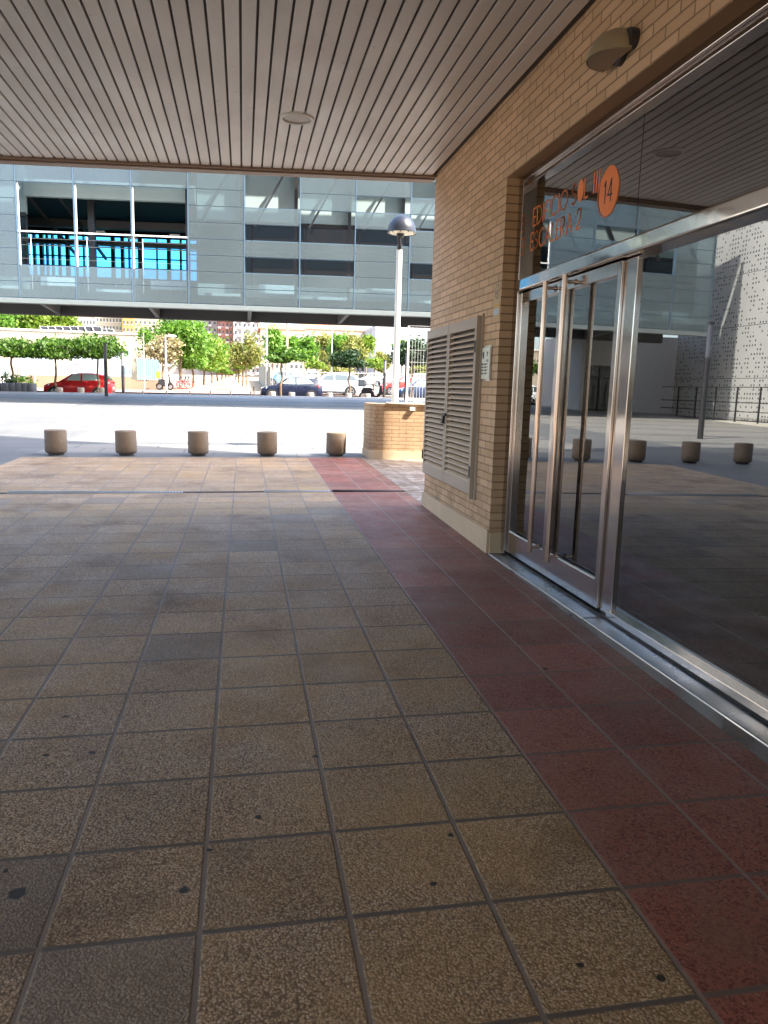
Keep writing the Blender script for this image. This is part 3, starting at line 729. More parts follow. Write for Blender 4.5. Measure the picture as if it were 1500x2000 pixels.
# inner wall behind the glass except the three open bays
IV = 1.25
m = MB()
for a, b in ((UL, -7.25), (-.9, UR)):
    bbox(m, a, b, IV, IV+.15, 4.7, 5.25); bbox(m, a, b, IV, IV+.15, 7.55, ZT)
m.build('inner_wall', M_PANELW, br)
m = MB()
for a, b in ((UL, -7.25), (-.9, UR)): bbox(m, a, b, IV+.05, IV+.09, 5.25, 7.55)
m.build('ribbon_window', M_WIND, br)
m = MB()
for a, b in ((UL, -7.25), (-.9, UR)):
    bbox(m, a, b, IV-.03, IV+.02, 7.45, 7.6); bbox(m, a, b, IV-.03, IV+.02, 6.55, 6.62); n = int((b-a)/2.035)
    for k in range(n+1): bbox(m, a+(b-a)*k/n-.03, a+(b-a)*k/n+.03, IV-.02, IV+.045, 5.25, 7.45)
for u in us[7:]: bbox(m, u-.28, u-.16, .95, 1.2, 4.7, ZT)
m.build('window_frame', M_DARK, br)
m = MB()                                        # flat diagonal braces, coloured dark to stand for their shadows on the panels
for c in range(0, 15):
    if c in (4, 5, 6): continue
    m = MB(); m.bar(bp(us[c]+.3, .75, ZB+RH*5.15), bp(us[c]+1.75, .75, ZB+RH*9.6), .05, .22, N_); m.build('brace_shadow_bar', M_BRACE, br)
M_SKIRT = plain('skirting_pale', (.66, .80, .84), .4)
for c in range(15):                             # pale skirting boxes seen through the lowest panels
    m = MB(); bbox(m, us[c]+.45, us[c+1]-.25, .8, .86, ZB+RH*(.45 if c % 2 else .95), ZB+RH*(.85 if c % 2 else 1.5)); m.build('skirting_panel', M_SKIRT, br)
# open bays: dark deep room, ceiling services, sky seen through far windows
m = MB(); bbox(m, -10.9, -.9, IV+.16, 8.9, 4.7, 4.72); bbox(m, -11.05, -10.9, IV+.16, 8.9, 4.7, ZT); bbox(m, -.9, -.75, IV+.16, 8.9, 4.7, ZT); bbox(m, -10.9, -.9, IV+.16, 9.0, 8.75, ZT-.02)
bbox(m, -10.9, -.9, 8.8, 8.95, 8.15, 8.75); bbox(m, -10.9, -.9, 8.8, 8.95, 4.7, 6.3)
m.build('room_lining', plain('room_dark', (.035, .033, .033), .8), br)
m = MB(); bbox(m, -10.9, -.9, 8.84, 8.88, 6.3, 8.15); m.build('far_window', M_SKYGL, br)
for u, w_ in ((-10.3, .14), (-9.9, .1), (-9.6, .16), (-9.3, .08), (-9.05, .08), (-8.75, .1), (-8.4, .16), (-7.6, .05), (-6.3, .16), (-5.85, .14), (-5.5, .06), (-5.05, .18), (-4.2, .05), (-3.7, .16), (-3.1, .08)):
    m = MB(); bbox(m, u, u+w_, 8.6, 8.8, 4.72, 8.15); m.build('window_post', M_DARK, br)
m = MB()
for z in (6.75, 7.2, 7.65): bbox(m, -10.8, -.95, 8.7, 8.8, z-.025, z+.025)
m.build('window_rail', M_DARK, br)
m = MB(); bbox(m, -5.35, -5.1, 2.4, 2.6, 4.72, 8.75); m.build('room_column', M_DARK, br)
m = MB()
bbox(m, -9.5, -.95, 4.5, 4.9, 7.75, 8.05); bbox(m, -9.5, -.95, 6.5, 6.9, 7.4, 7.6)
for u in (-7.6, -6.4): m.bar(bp(u, 1.7, 8.6), bp(u+.5, 6.5, 6.8), .08, .12)
m.build('ceiling_duct', plain('duct_grey', (.12, .12, .12), .5, .4), br)
for u, v in ((-5.3, 3.0), (-4.3, 4.2), (-2.35, 3.1), (-1.35, 4.2), (-6.1, 3.4)):
    m = MB(); bbox(m, u, u+.4, v, v+.09, 7.3, 7.36); m.build('tube_light', plain('tube_light_white', (.9, .9, .88), .5), br)
m = MB(); bbox(m, -7.2, -.95, 1.0, 1.25, 8.15, 8.75); m.build('bay_head', M_PANELW, br)

# ------------------------------------------------------------------ perforated building at the far side (seen in the glass)
def perf_mat():
    q = NT('perforated_panels'); P = q.pos(); x, y, z = q.sep(P)
    nx, ny, nz_ = q.sep(q.n('NewGeometry').outputs['True Normal'])
    u = q.mix(q.math('GREATER_THAN', q.math('ABSOLUTE', nx), .7), x, y)
    cu = q.math('DIVIDE', u, .2); cz = q.math('DIVIDE', z, .2); iu = q.math('FLOOR', cu); iz = q.math('FLOOR', cz)
    wv = q.white(q.comb(iu, iz, 1.))[0]; pres = q.math('GREATER_THAN', q.math('ADD', wv, q.math('MULTIPLY', q.math('SUBTRACT', q.noise(.7, P, 1.), .5), .8)), .47)
    d = q.math('ADD', q.math('POWER', q.math('SUBTRACT', q.math('FRACT', cu), .5), 2.), q.math('POWER', q.math('SUBTRACT', q.math('FRACT', cz), .5), 2.))
    hole = q.math('MULTIPLY', q.math('LESS_THAN', d, .06), pres)
    jz = q.math('LESS_THAN', q.math('FRACT', q.math('DIVIDE', z, 2.4)), .012)
    col = q.mix(q.math('MAXIMUM', hole, jz), (.44, .45, .44), (.08, .085, .085))
    return q.fin(col, .6)
pf_ = thing('perforated_building', 'white building of perforated panels mirrored in the entrance glass', 'building', (-24, 30, .2))
m = MB(); m.box(-40, -20.6, 24, 38.59, -.5, 14); m.build('perforated_wall', perf_mat(), pf_)
m = MB(); m.box(-20.6, -17.2, 38.6, 44, .0, 4.6); m.box(-15.6, -15.2, 38.6, 44, 0, 4.6); m.box(-17.2, -15.6, 38.6, 39, 3.0, 4.6); m.build('shaded_wall', plain('shaded_grey_panel', (.42, .42, .43), .6), pf_)
m = MB(); m.box(-17.2, -15.6, 38.9, 38.94, .2, 3.0); m.build('door_glazing', M_WIND, pf_)
m = MB(); 
for x in (-17.2, -16.45, -15.65): m.box(x, x+.06, 38.82, 38.9, .2, 3.0)
m.box(-17.2, -15.6, 38.8, 38.88, 2.3, 2.42); m.build('door_frame', M_DARK, pf_)
rp = thing('ramp_railing', 'dark steel ramp railing before the perforated wall, mirrored in the pane', 'railing', (-19.6, 30, .3))
m = MB()
for y in np.arange(22, 38, 1.6): m.box(-19.63, -19.57, y-.03, y+.03, .2, 2.0)
for z in (.5, .9, 1.3, 1.98): m.box(-19.62, -19.58, 22, 38, z-.02, z+.02)
m.build('rails', M_DARK, rp)
m = MB(); m.box(-20.5, -19.4, 21, 38, -.1, .42); struct(m.build('ramp', plain('ramp_concrete', (.5, .48, .42), .8), off=(-20, 30, .2)))

def light_column(u, vt, y, lit, label):
    p = at(u, vt, y); x = p.x; zb = gh(x, y)
    t = thing('light_column', label, 'light column', (x, y, zb), group='slim dark light columns')
    H = p.z-zb; r_ = .085
    m = MB(); m.cyl((x, y, zb-.05), (x, y, zb+H*.70), r_, n=16); m.build('column', M_DARK, t, smooth=True)
    m = MB(); m.cyl((x, y, zb+H*.70), (x, y, zb+H*.985), r_*.92, n=16); m.build('light_tube', plain('column_lens', lit, .25), t, smooth=True)
    m = MB(); m.cyl((x, y, zb+H*.985), (x, y, zb+H), r_*1.25, n=16); m.build('cap', M_DARK, t)
light_column(205, 670, 39.5, (.10, .12, .15), 'dark light column standing before the rear of the red hatchback')
light_column(239, 687, 44.2, (.32, .30, .28), 'paler topped light column just past the tail of the red car')
light_column(752, 703, 44.2, (.2, .2, .22), 'dark light column left of the white lamp post, by the scooter')
light_column(795, 688, 40, (.22, .22, .28), 'dark light column seen through the white mesh fence')
x, y = -10.9, 20.6; zb = gh(x, y)
t = thing('light_column', 'dark light column on the open plaza, mirrored in the side pane', 'light column', (x, y, zb), group='slim dark light columns')
m = MB(); m.cyl((x, y, zb), (x, y, zb+2.35), .085, n=16); m.build('column', M_DARK, t, smooth=True)
m = MB(); m.cyl((x, y, zb+2.35), (x, y, zb+3.3), .08, n=16); m.build('light_tube', plain('column_lens', (.1, .11, .14), .25), t, smooth=True)
m = MB(); m.cyl((x, y, zb+3.3), (x, y, zb+3.35), .105, n=16); m.build('cap', M_DARK, t)
# ------------------------------------------------------------------ vegetation
LM_ORANGE = leaf_mat('leaves_citrus', [(.030, .075, .010), (.05, .12, .014), (.085, .17, .02), (.12, .21, .03)])
LM_DARK = leaf_mat('leaves_dark', [(.010, .028, .010), (.018, .045, .014), (.03, .07, .02)], .15)
LM_LIME = leaf_mat('leaves_lime', [(.08, .14, .012), (.12, .20, .018), (.17, .25, .03), (.22, .26, .05)], .4)
LM_GREEN = leaf_mat('leaves_green', [(.04, .10, .012), (.075, .17, .018), (.12, .24, .025), (.16, .28, .04)], .4)
LM_DRY = leaf_mat('leaves_dry', [(.18, .14, .08), (.28, .22, .13), (.35, .28, .17), (.12, .13, .05)], .3)
LM_YEL = leaf_mat('leaves_yellow', [(.12, .13, .03), (.20, .20, .05), (.28, .25, .08), (.12, .17, .03)], .4)
M_BARK = plain('bark', (.16, .11, .07), .9, var=.3, scale=4., bump=.6)
M_BARKP = plain('bark_pale', (.38, .33, .24), .9, var=.3, scale=4.)

def leaves(c, rad, n, size, seed, clumps=26, sparse=.0, flat=.0):
    """leaf-sized folded quads in clumps through an ellipsoid; c and rad are vectors"""
    n = int(n*1.35); rg = np.random.default_rng(seed)
    d = rg.normal(size=(clumps, 3)); d /= np.linalg.norm(d, axis=1)[:, None]
    rr = rg.uniform(.45, .98, size=(clumps, 1))**.6
    cc = d*rr; cc[:, 2] = np.where(cc[:, 2] < -.75+flat, -.75+flat, cc[:, 2])
    sz = rg.uniform(.16, .34, size=clumps)
    k = rg.integers(0, clumps, n)
    p = cc[k]+rg.normal(size=(n, 3))*sz[k][:, None]*np.array([1, 1, .75])
    if flat: p[:, 2] = np.maximum(p[:, 2], -.8+rg.uniform(0, .25, n))
    p = p*np.array(rad)+np.array(c)
    a = rg.normal(size=(n, 3)); a /= np.linalg.norm(a, axis=1)[:, None]
    b = rg.normal(size=(n, 3)); b -= a*(a*b).sum(1)[:, None]; b /= np.linalg.norm(b, axis=1)[:, None]
    s = size*rg.uniform(.6, 1.35, n)[:, None]
    v = np.stack([p-a*s, p+b*s*.5, p+a*s, p-b*s*.5], 1).reshape(-1, 3)
    return v
def leaf_obj(name, v, mat, parent):
    n = len(v)//4; me = bpy.data.meshes.new(name); me.vertices.add(4*n); me.vertices.foreach_set('co', np.asarray(v, np.float32).ravel())
    me.loops.add(4*n); me.loops.foreach_set('vertex_index', np.arange(4*n, dtype=np.int32)); me.polygons.add(n)
    me.polygons.foreach_set('loop_start', np.arange(0, 4*n, 4, dtype=np.int32)); me.polygons.foreach_set('loop_total', np.full(n, 4, dtype=np.int32))
    me.materials.append(mat); me.update(calc_edges=True); me.validate()
    o = bpy.data.objects.new(name, me); COL.objects.link(o); o.parent = parent; return o
def limb(m, p, q, r0, r1, bend=.12, n=4, rnd=random):
    p, q = Vector(p), Vector(q); pts = [p.lerp(q, i/n) for i in range(n+1)]; L = (q-p).length
    for i in range(1, n): pts[i] += Vector((rnd.uniform(-1, 1), rnd.uniform(-1, 1), rnd.uniform(-.3, .3)))*bend*L*.5
    for i in range(n): m.cyl(pts[i], pts[i+1], r0+(r1-r0)*i/n, r0+(r1-r0)*(i+1)/n, 8)
def tree(name, label, x, y, zc, rx, rz_, mat, seed, n=1500, size=.11, tr=.07, ry=None, group=None, bark=None, clumps=26, flat=.25, lean=0.):
    zb = gh(x, y); t = thing(name, label, 'tree', (x, y, zb), group=group); rn = random.Random(seed)
    ry = ry or rx; m = MB(); h0 = zc-zb-rz_*.55
    limb(m, (lean, 0, -.1), (0, 0, h0), tr, tr*.72, .06, 5, rn)
    for k in range(6):
        a = 2*math.pi*k/6+rn.uniform(-.4, .4); e = rn.uniform(.45, .8)
        limb(m, (0, 0, h0-.05), (rx*e*math.cos(a), ry*e*math.sin(a), zc-zb+rz_*rn.uniform(-.3, .6)), tr*.5, tr*.12, .2, 4, rn)
    o = m.build('trunk', bark or M_BARK, t, smooth=True, off=(0, 0, 0)); 
    leaf_obj('crown', leaves((0, 0, zc-zb), (rx, ry, rz_), n, size, seed, clumps, flat=flat), mat, t)
    return t
G1 = 'clipped round street trees along the plaza edge'
def px_tree(name, label, u, vt, vb, wpx, y, mat, seed, group=None, **k):
    """tree whose crown spans the pixel rows vt..vb and is wpx pixels wide at depth y"""
    pt, pb = at(u, vt, y), at(u, vb, y); x = (pt.x+pb.x)/2; rx = abs(at(u+wpx/2, vt, y).x-at(u-wpx/2, vt, y).x)/2
    return tree(name, label, x, y, (pt.z+pb.z)/2, rx*.98, (pt.z-pb.z)/2, mat, seed, group=group, **k)
px_tree('citrus_tree', 'clipped round green tree above the planters', 22, 662, 702, 92, 46, LM_ORANGE, 1, G1, n=2600, size=.10, clumps=34)
px_tree('citrus_tree', 'clipped round green tree over the bonnet of the red hatchback', 107, 661, 706, 84, 46, LM_ORANGE, 2, G1, n=2600, size=.10, clumps=34)
px_tree('citrus_tree', 'clipped round green tree over the rear window of the red hatchback', 191, 658, 706, 90, 46, LM_ORANGE, 3, G1, n=2800, size=.10, clumps=36)
px_tree('citrus_tree', 'round dark tree with lime top before the navy hatchback', 550, 682, 712, 50, 47, LM_ORANGE, 4, G1, n=1900, size=.10, clumps=24)
px_tree('citrus_tree', 'wide dark round tree standing before the white car', 683, 686, 721, 64, 47, LM_DARK, 5, G1, n=2800, size=.10, clumps=32)
px_tree('citrus_tree', 'dark round tree behind the white mesh fence', 806, 664, 720, 66, 46, LM_DARK, 6, G1, n=3400, size=.11, clumps=40)
G2 = 'small trees in the car park'
px_tree('young_tree', 'small lime tree between the two round street trees', 619, 701, 722, 36, 66, LM_LIME, 7, G2, n=700, size=.12)
px_tree('young_tree', 'small lime tree left of the dark light column', 732, 700, 722, 34, 66, LM_LIME, 8, G2, n=700, size=.12)
G3 = 'trees lining the promenade'
px_tree('promenade_tree', 'tall bright green tree with the highest crown left of the promenade', 352, 619, 704, 92, 66, LM_GREEN, 11, G3, n=3200, size=.17, tr=.14, clumps=40, flat=0)
px_tree('promenade_tree', 'dry pinkish tree above the blue hoarding', 318, 655, 706, 68, 62, LM_DRY, 12, G3, n=1700, size=.13, tr=.1, clumps=28, flat=0)
px_tree('promenade_tree', 'thin dark green tree beside the cream school wall', 285, 640, 690, 34, 64, LM_GREEN, 13, G3, n=700, size=.13, tr=.07, clumps=16, flat=0)
k = 0
words = ['nearest', 'second', 'third', 'fourth', 'fifth', 'sixth', 'seventh']
for i, (u, vt, vb, wd, y) in enumerate([(376, 640, 730, 76, 70), (398, 648, 731, 66, 78), (413, 660, 732, 54, 87), (424, 668, 732, 46, 97), (433, 678, 733, 40, 108), (441, 688, 734, 34, 120), (447, 696, 734, 28, 133)]):
    px_tree('promenade_tree', '%s green tree of the left row along the promenade' % words[i], u, vt, vb, wd, y, LM_GREEN if i % 2 == 0 else LM_LIME, 20+i, G3, n=1700-130*i, size=.17+.02*i, tr=.11, clumps=26, flat=.1)
for i, (u, vt, vb, wd, y, mt) in enumerate([(482, 655, 722, 52, 64, LM_YEL), (474, 672, 726, 40, 76, LM_LIME), (466, 690, 730, 30, 92, LM_DRY), (461, 700, 732, 22, 110, LM_YEL)]):
    px_tree('promenade_tree', '%s yellowing tree of the right row along the promenade' % words[i], u, vt, vb, wd, y, mt, 40+i, G3, n=1700-150*i, size=.14+.02*i, tr=.10, clumps=24, flat=.1, bark=M_BARKP if i == 0 else None)
G4 = 'trees before the apartment blocks'
for i, (u, vt, vb, wd, y, mt, lb) in enumerate([(532, 645, 700, 34, 98, LM_GREEN, 'green tree behind the corrugated fence beside a grey pole'), (562, 655, 700, 40, 104, LM_GREEN, 'low green tree behind the tall pole over the navy car'),
      (600, 662, 715, 44, 100, LM_GREEN, 'broad green tree before the cream apartment block'), (632, 655, 715, 40, 104, LM_YEL, 'yellow green tree in the middle of the car park trees'),
      (662, 656, 700, 36, 100, LM_GREEN, 'green tree above the dark round street tree'), (694, 660, 712, 44, 96, LM_YEL, 'dry yellow tree behind the dark round street tree'), (716, 655, 690, 26, 100, LM_LIME, 'lime tree near the brown building edge'),
      (655, 712, 732, 60, 112, LM_YEL, 'low yellow bush row tree behind the white car'), (745, 690, 726, 30, 110, LM_YEL, 'pale bush tree behind the dark light column'), (785, 668, 690, 24, 70, LM_LIME, 'lime tree crown showing at the left edge of the mesh fence'), (820, 715, 735, 40, 90, LM_YEL, 'yellow shrub tree low behind the mesh fence')]):
    px_tree('car_park_tree', lb, u, vt, vb, wd, y, mt, 60+i, G4, n=1100, size=.24, tr=.1, clumps=24, flat=0)
for i, (u, wd, lb) in enumerate([(20, 80, 'bright green tree behind the school roof over the planters'), (75, 84, 'bright green tree behind the left solar panels'), (125, 60, 'bright green tree ending above the middle solar panels')]):
    px_tree('garden_tree', lb, u, 606, 668, wd, 82, LM_LIME if i else LM_GREEN, 90+i, 'trees behind the school', n=2400, size=.22, tr=.16, clumps=34, flat=0)

def shrub(label, x, y, w_, h, seed, mat, cat='shrub', n=600):
    zb = gh(x, y); t = thing('shrub', label, cat, (x, y, zb), group='shrubs by the planters')
    m = MB(); rn = random.Random(seed)
    for k in range(5): limb(m, (0, 0, 0), (rn.uniform(-.5, .5)*w_, rn.uniform(-.3, .3)*w_, h*.8), .02, .008, .2, 3, rn)
    m.build('stem', M_BARK, t, off=(0, 0, 0)); leaf_obj('foliage', leaves((0, 0, h*.55), (w_, w_*.8, h*.5), n, .07, seed, 14), mat, t)
for i, (u, h, l) in enumerate([(2, 1.15, 'dark shrub at the picture edge behind the planters'), (30, 1.15, 'dark shrub behind the second planter'), (46, 1.2, 'pale flowering shrub behind the last planters')]):
    p = at(u, 745, 44.9); shrub(l, p.x, 45.1, .5, h, 120+i, LM_DARK if i < 2 else LM_GREEN)
pm = MB(); pl = thing('round_planter', 'blue grey drum planter second from the picture edge', 'planter', local=True, group='row of drum planters')
pm.lathe([(0, 0), (.24, 0), (.27, .06), (.27, .60), (.25, .63), (.23, .63), (.23, .55), (0, .55)], n=28); pm.build('drum', plain('planter_grey', (.09, .105, .13), .7), pl, smooth=True)
pm = MB(); pm.lathe([(.225, .57), (0, .58)], n=20); pm.build('soil', plain('soil', (.06, .045, .03), .9), pl)
pls = [(13, 'second from the picture edge'), (26, 'in the middle of its row'), (38, 'second from the lit end'), (50, 'next to last before the red car'), (61, 'nearest the red car, half sunlit')]
for i, (u, l) in enumerate(pls):
    p = at(u, 757, 43.9); loc = (p.x, 43.9, gh(p.x, 43.9))
    if i == 0: pl.location = loc
    else: dup(pl, loc, 0, 'blue grey drum planter '+l)
pl['label'] = 'blue grey drum planter at the picture edge end of its row'

# ------------------------------------------------------------------ far kerb posts and bollards
fb = bollard_proto('far white bollard by the front wheel of the red hatchback', plain('bollard_white', (.36, .33, .28), .8), .175, .42); fb['group'] = 'squat bollards along the far kerb'
for i, (u, vt, l) in enumerate([(116, 757, None), (158, 757, 'far white bollard under the doors of the red hatchback'), (199, 757, 'far white bollard by the rear wheel of the red hatchback'),
     (532, 765, 'far bollard by the front wheel of the navy hatchback'), (570, 766, 'far bollard under the doors of the navy hatchback'), (607, 767, 'far bollard by the rear wheel of the navy hatchback'),
     (644, 767, 'far bollard under the rear door of the white car'), (681, 768, 'far bollard right of the rear wheel of the white car'), (718, 769, 'far bollard before the parked scooter')]):
    p = at(u, vt, 44.15); loc = (p.x, 44.15, p.z-.42)
    if i == 0: fb.location = loc
    else: dup(fb, loc, 0, l)
pp_ = thing('metal_post', 'short metal post at the far kerb, first right of the light column', 'post', local=True, group='short metal posts along the far kerb')
m = MB(); m.cyl((0, 0, -.3), (0, 0, .56), .038, n=12); m.build('tube', plain('post_brown', (.12, .10, .08), .5, .3), pp_, smooth=True)
m = MB(); m.lathe([(.042, .56), (.042, .59), (.0, .61)], n=12); m.build('cap', M_DARK, pp_)
for i, (u, l) in enumerate([(240, None), (279, 'short metal post before the blue hoarding'), (325, 'short metal post before the street light of the promenade'), (371, 'short metal post before the red hire bicycles'),
       (411, 'short metal post before the left part of the promenade'), (450, 'short metal post before the middle of the promenade'), (490, 'short metal post before the yellowing promenade tree')]):
    p = at(u, 761.5+.0055*u, 44.2); loc = (p.x, 44.2, p.z-.6)
    if i == 0: pp_.location = loc
    else: dup(pp_, loc, 0, l)
p = at(498, 754, 44.3); dup(pp_, (p.x, 44.3, p.z-.62*1.6), 0, 'tallest dark post at the far kerb, leaning by the navy hatchback', (1, 1, 1.6)).rotation_euler = (0, R(-4), 0)

# ------------------------------------------------------------------ cars
M_TYRE = plain('tyre', (.015, .015, .016), .8); M_RIM = plain('alloy_rim', (.5, .5, .5), .3, .8)
M_CGL = NT('car_glass').fin((.055, .075, .075), .05, 0., .8)
M_CGLL = NT('car_glass_pale').fin((.30, .38, .36), .06, 0., .7)
M_LAMPC = plain('headlight_lens', (.6, .62, .63), .12); M_LAMPR = plain('tail_light_lens', (.45, .02, .02), .2)
def paint(name, c): return plain(name, c, .3, 0., .04, spec=.2, coat=.08)
def make_car(name, label, u_front, u_rear, y, col, kind='hatch', group='cars parked along the road', flip=False, zb=None, heading=0., glass=None, Hs=1.):
    """car seen side-on; its nose points to -X (flip turns it round)"""
    xf, xr = at(u_front, 765, y).x, at(u_rear, 765, y).x
    L = xr-xf; x = (xf+xr)/2
    t = thing(name, label, 'car', (x, y, gh(x, y)-.03 if zb is None else zb), (math.pi if flip else 0)+heading, group, local=True)
    sc = L/4.1
    mat = paint(name+'_paint', col); gm = glass or M_CGL
    def X(v): return (v-2.05)*sc
    if kind == 'hatch':   # x, z bottom, z shoulder, half width
        ST = [(0, .36, .60, .60), (.06, .26, .70, .72), (.35, .20, .82, .82), (.9, .18, .93, .86), (1.25, .18, .98, .87), (2.1, .18, .99, .875), (3.1, .18, 1.02, .87), (3.7, .20, 1.03, .84), (3.98, .27, .98, .76), (4.1, .4, .80, .66)]
        CB = [(1.02, .97, .97, .80), (1.75, .98, 1.40, .62), (2.2, .98, 1.47, .60), (3.0, 1.0, 1.465, .59), (3.72, 1.02, 1.37, .57), (4.02, 1.0, 1.0, .68)]
        wins = [[(1.36, 1.02), (1.80, 1.345), (2.26, 1.40), (2.26, 1.02)], [(2.36, 1.02), (2.36, 1.40), (3.12, 1.385), (3.5, 1.08)]]
        wx = (.72, 3.32); wr = .31
    else:                  # tall five-door body
        ST = [(0, .42, .72, .62), (.06, .32, .84, .74), (.3, .26, .95, .84), (.9, .25, 1.04, .89), (1.2, .25, 1.07, .9), (2.1, .25, 1.08, .905), (3.2, .25, 1.1, .9), (3.8, .26, 1.1, .87), (4.0, .32, 1.04, .8), (4.1, .45, .9, .7)]
        CB = [(1.0, 1.06, 1.06, .82), (1.6, 1.07, 1.5, .66), (2.1, 1.07, 1.6, .65), (3.2, 1.09, 1.60, .64), (3.75, 1.09, 1.48, .62), (4.02, 1.06, 1.08, .74)]
        wins = [[(1.32, 1.12), (1.72, 1.44), (2.2, 1.51), (2.2, 1.12)], [(2.28, 1.12), (2.28, 1.52), (3.1, 1.51), (3.1, 1.13)], [(3.16, 1.14), (3.16, 1.5), (3.5, 1.46), (3.72, 1.18)]]
        wx = (.78, 3.28); wr = .35
    m = MB(); vs = []
    for sx_, zb_, zt, hw in ST:
        sec = [(-hw*.90, zb_), (-hw*.985, zb_+.10), (-hw, zb_+(zt-zb_)*.55), (-hw*.975, zt-.09), (-hw*.90, zt)]
        vs += [(X(sx_), a, b) for a, b in sec]+[(X(sx_), -a, b) for a, b in reversed(sec)]
    n = 10
    m.add(vs, [(i*n+j, i*n+(j+1) % n, (i+1)*n+(j+1) % n, (i+1)*n+j) for i in range(len(ST)-1) for j in range(n)]+[tuple(range(n-1, -1, -1)), tuple(range((len(ST)-1)*n, len(ST)*n))])
    vs = []
    for sx_, zb_, zt, hw in CB:
        bw = hw if abs(zt-zb_) < .03 else (.80 if kind == 'hatch' else .83)
        vs += [(X(sx_), -bw, zb_-.02), (X(sx_), -hw-.02, zt-.05 if zt-zb_ > .1 else zt), (X(sx_), -hw*.8, zt), (X(sx_), hw*.8, zt), (X(sx_), hw+.02, zt-.05 if zt-zb_ > .1 else zt), (X(sx_), bw, zb_-.02)]
    n = 6
    m.add(vs, [(i*n+j, i*n+(j+1) % n, (i+1)*n+(j+1) % n, (i+1)*n+j) for i in range(len(CB)-1) for j in range(n)]+[tuple(range(n-1, -1, -1)), tuple(range((len(CB)-1)*n, len(CB)*n))])
    body = m.build('body', mat, t, smooth=True, ang=35)
    # side glass follows the lean of the cabin
    def cab_w(z, zs, zt): f = (z-zs)/(zt-zs); return (.80 if kind == 'hatch' else .83)*(1-f)+((.62 if kind == 'hatch' else .67))*f
    zs, ztt = (.98, 1.44) if kind == 'hatch' else (1.08, 1.56)
    for s in (-1, 1):
        for wpoly in wins:
            m = MB(); m.extrude([(X(a), s*(cab_w(b, zs, ztt)+.012), b) for a, b in wpoly], (0, s*-.02, 0)); m.build('side_window', gm, t)
    # windscreen and rear window
    for (ax, az, aw), (bx, bz, bw) in ((((1.10, 1.0, .70) if kind == 'hatch' else (1.08, 1.1, .72)), ((1.74, 1.385, .56) if kind == 'hatch' else (1.58, 1.48, .6))), (((3.97, 1.08, .60) if kind == 'hatch' else (4.0, 1.14, .66)), ((3.74, 1.34, .52) if kind == 'hatch' else (3.78, 1.45, .56)))):
        sg_ = -1 if ax < 2 else 1
        m = MB(); m.extrude([(X(ax)+sg_*.012, -aw, az), (X(ax)+sg_*.012, aw, az), (X(bx)+sg_*.012, bw, bz+.01), (X(bx)+sg_*.012, -bw, bz+.01)], (0, 0, .012)); m.build('windscreen' if sg_ < 0 else 'rear_window', M_CGL, t)
    hw = ST[4][3]
    for wxx in wx:
        for s in (-1, 1):
            m = MB(); m.cyl((X(wxx), s*(hw-.20), wr), (X(wxx), s*(hw+.004), wr), wr+.055, n=28); m.build('wheel_arch', M_BLACK, t)
            m = MB(); m.cyl((X(wxx), s*(hw-.17), wr), (X(wxx), s*(hw+.012), wr), wr*.985, n=28); wl_ = m.build('wheel', M_TYRE, t, bevel=.015)
            m = MB(); m.cyl((X(wxx), s*(hw+.0), wr), (X(wxx), s*(hw+.016), wr), wr*.22, n=16); m.torus((X(wxx), s*(hw+.008), wr), (0, 1, 0), wr*.64, .022, 28, 6)
            for k in range(5):
                a = 2*math.pi*k/5; m.bar((X(wxx)+wr*.18*math.cos(a), s*(hw+.012), wr+wr*.18*math.sin(a)), (X(wxx)+wr*.62*math.cos(a), s*(hw+.012), wr+wr*.62*math.sin(a)), .012, wr*.2, (0, 1, 0)) if False else m.obox((X(wxx)+wr*.40*math.cos(a), s*(hw+.010), wr+wr*.40*math.sin(a)), (wr*.24*math.cos(a), 0, wr*.24*math.sin(a)), (0, .008, 0), (-wr*.08*math.sin(a), 0, wr*.08*math.cos(a)))
            m.build('rim', M_RIM, wl_)
    zh = ST[2][2]-.13
    for s in (-1, 1):
        m = MB(); m.extrude([(X(.07), s*.48, zh-.07), (X(.05), s*.45, zh+.01), (X(.42), s*.80, zh+.10), (X(.36), s*.845, zh-.01)], (0, 0, .045)); m.build('headlight', M_LAMPC, t, bevel=.01)
        m = MB(); m.extrude([(X(4.06), s*.58, .80), (X(4.08), s*.60, .98), (X(3.72), s*.83, 1.0), (X(3.78), s*.852, .84)], (0, 0, .05)); m.build('tail_light', M_LAMPR, t, bevel=.01)
        m = MB(); m.obox((X(1.42), s*.95, 1.0 if kind == 'hatch' else 1.1), (.07, 0, 0), (0, .09, 0), (0, 0, .055)); m.build('mirror', mat, t, bevel=.03)
        for dx_ in (1.95, 2.85):
            m = MB(); m.box(X(dx_), X(dx_)+.16, s*(hw+.0)-.012, s*(hw+.0)+.012, .845 if kind == 'hatch' else .93, .87 if kind == 'hatch' else .955); m.build('door_handle', mat, t)
    m = MB()
    for s in (-1, 1): m.box(X(1.1), X(2.95), s*(hw-.06)-.012, s*(hw-.06)+.05*s if s > 0 else s*(hw-.06)+.012, .19, .27) if False else m.box(X(1.1), X(2.95), min(s*(hw-.05), s*(hw-.01)), max(s*(hw-.05), s*(hw-.01)), .17, .27)
    m.box(X(-.01), X(.1), -.55, .55, .30, .42); m.box(X(4.0), X(4.11), -.55, .55, .40, .5)
    m.build('trim', M_BLACK, t)
    m = MB(); m.box(X(-.015), X(0), -.26, .26, .45, .56); m.box(X(4.095), X(4.115), -.26, .26, .6, .71); m.build('number_plate', M_WHITE, t)
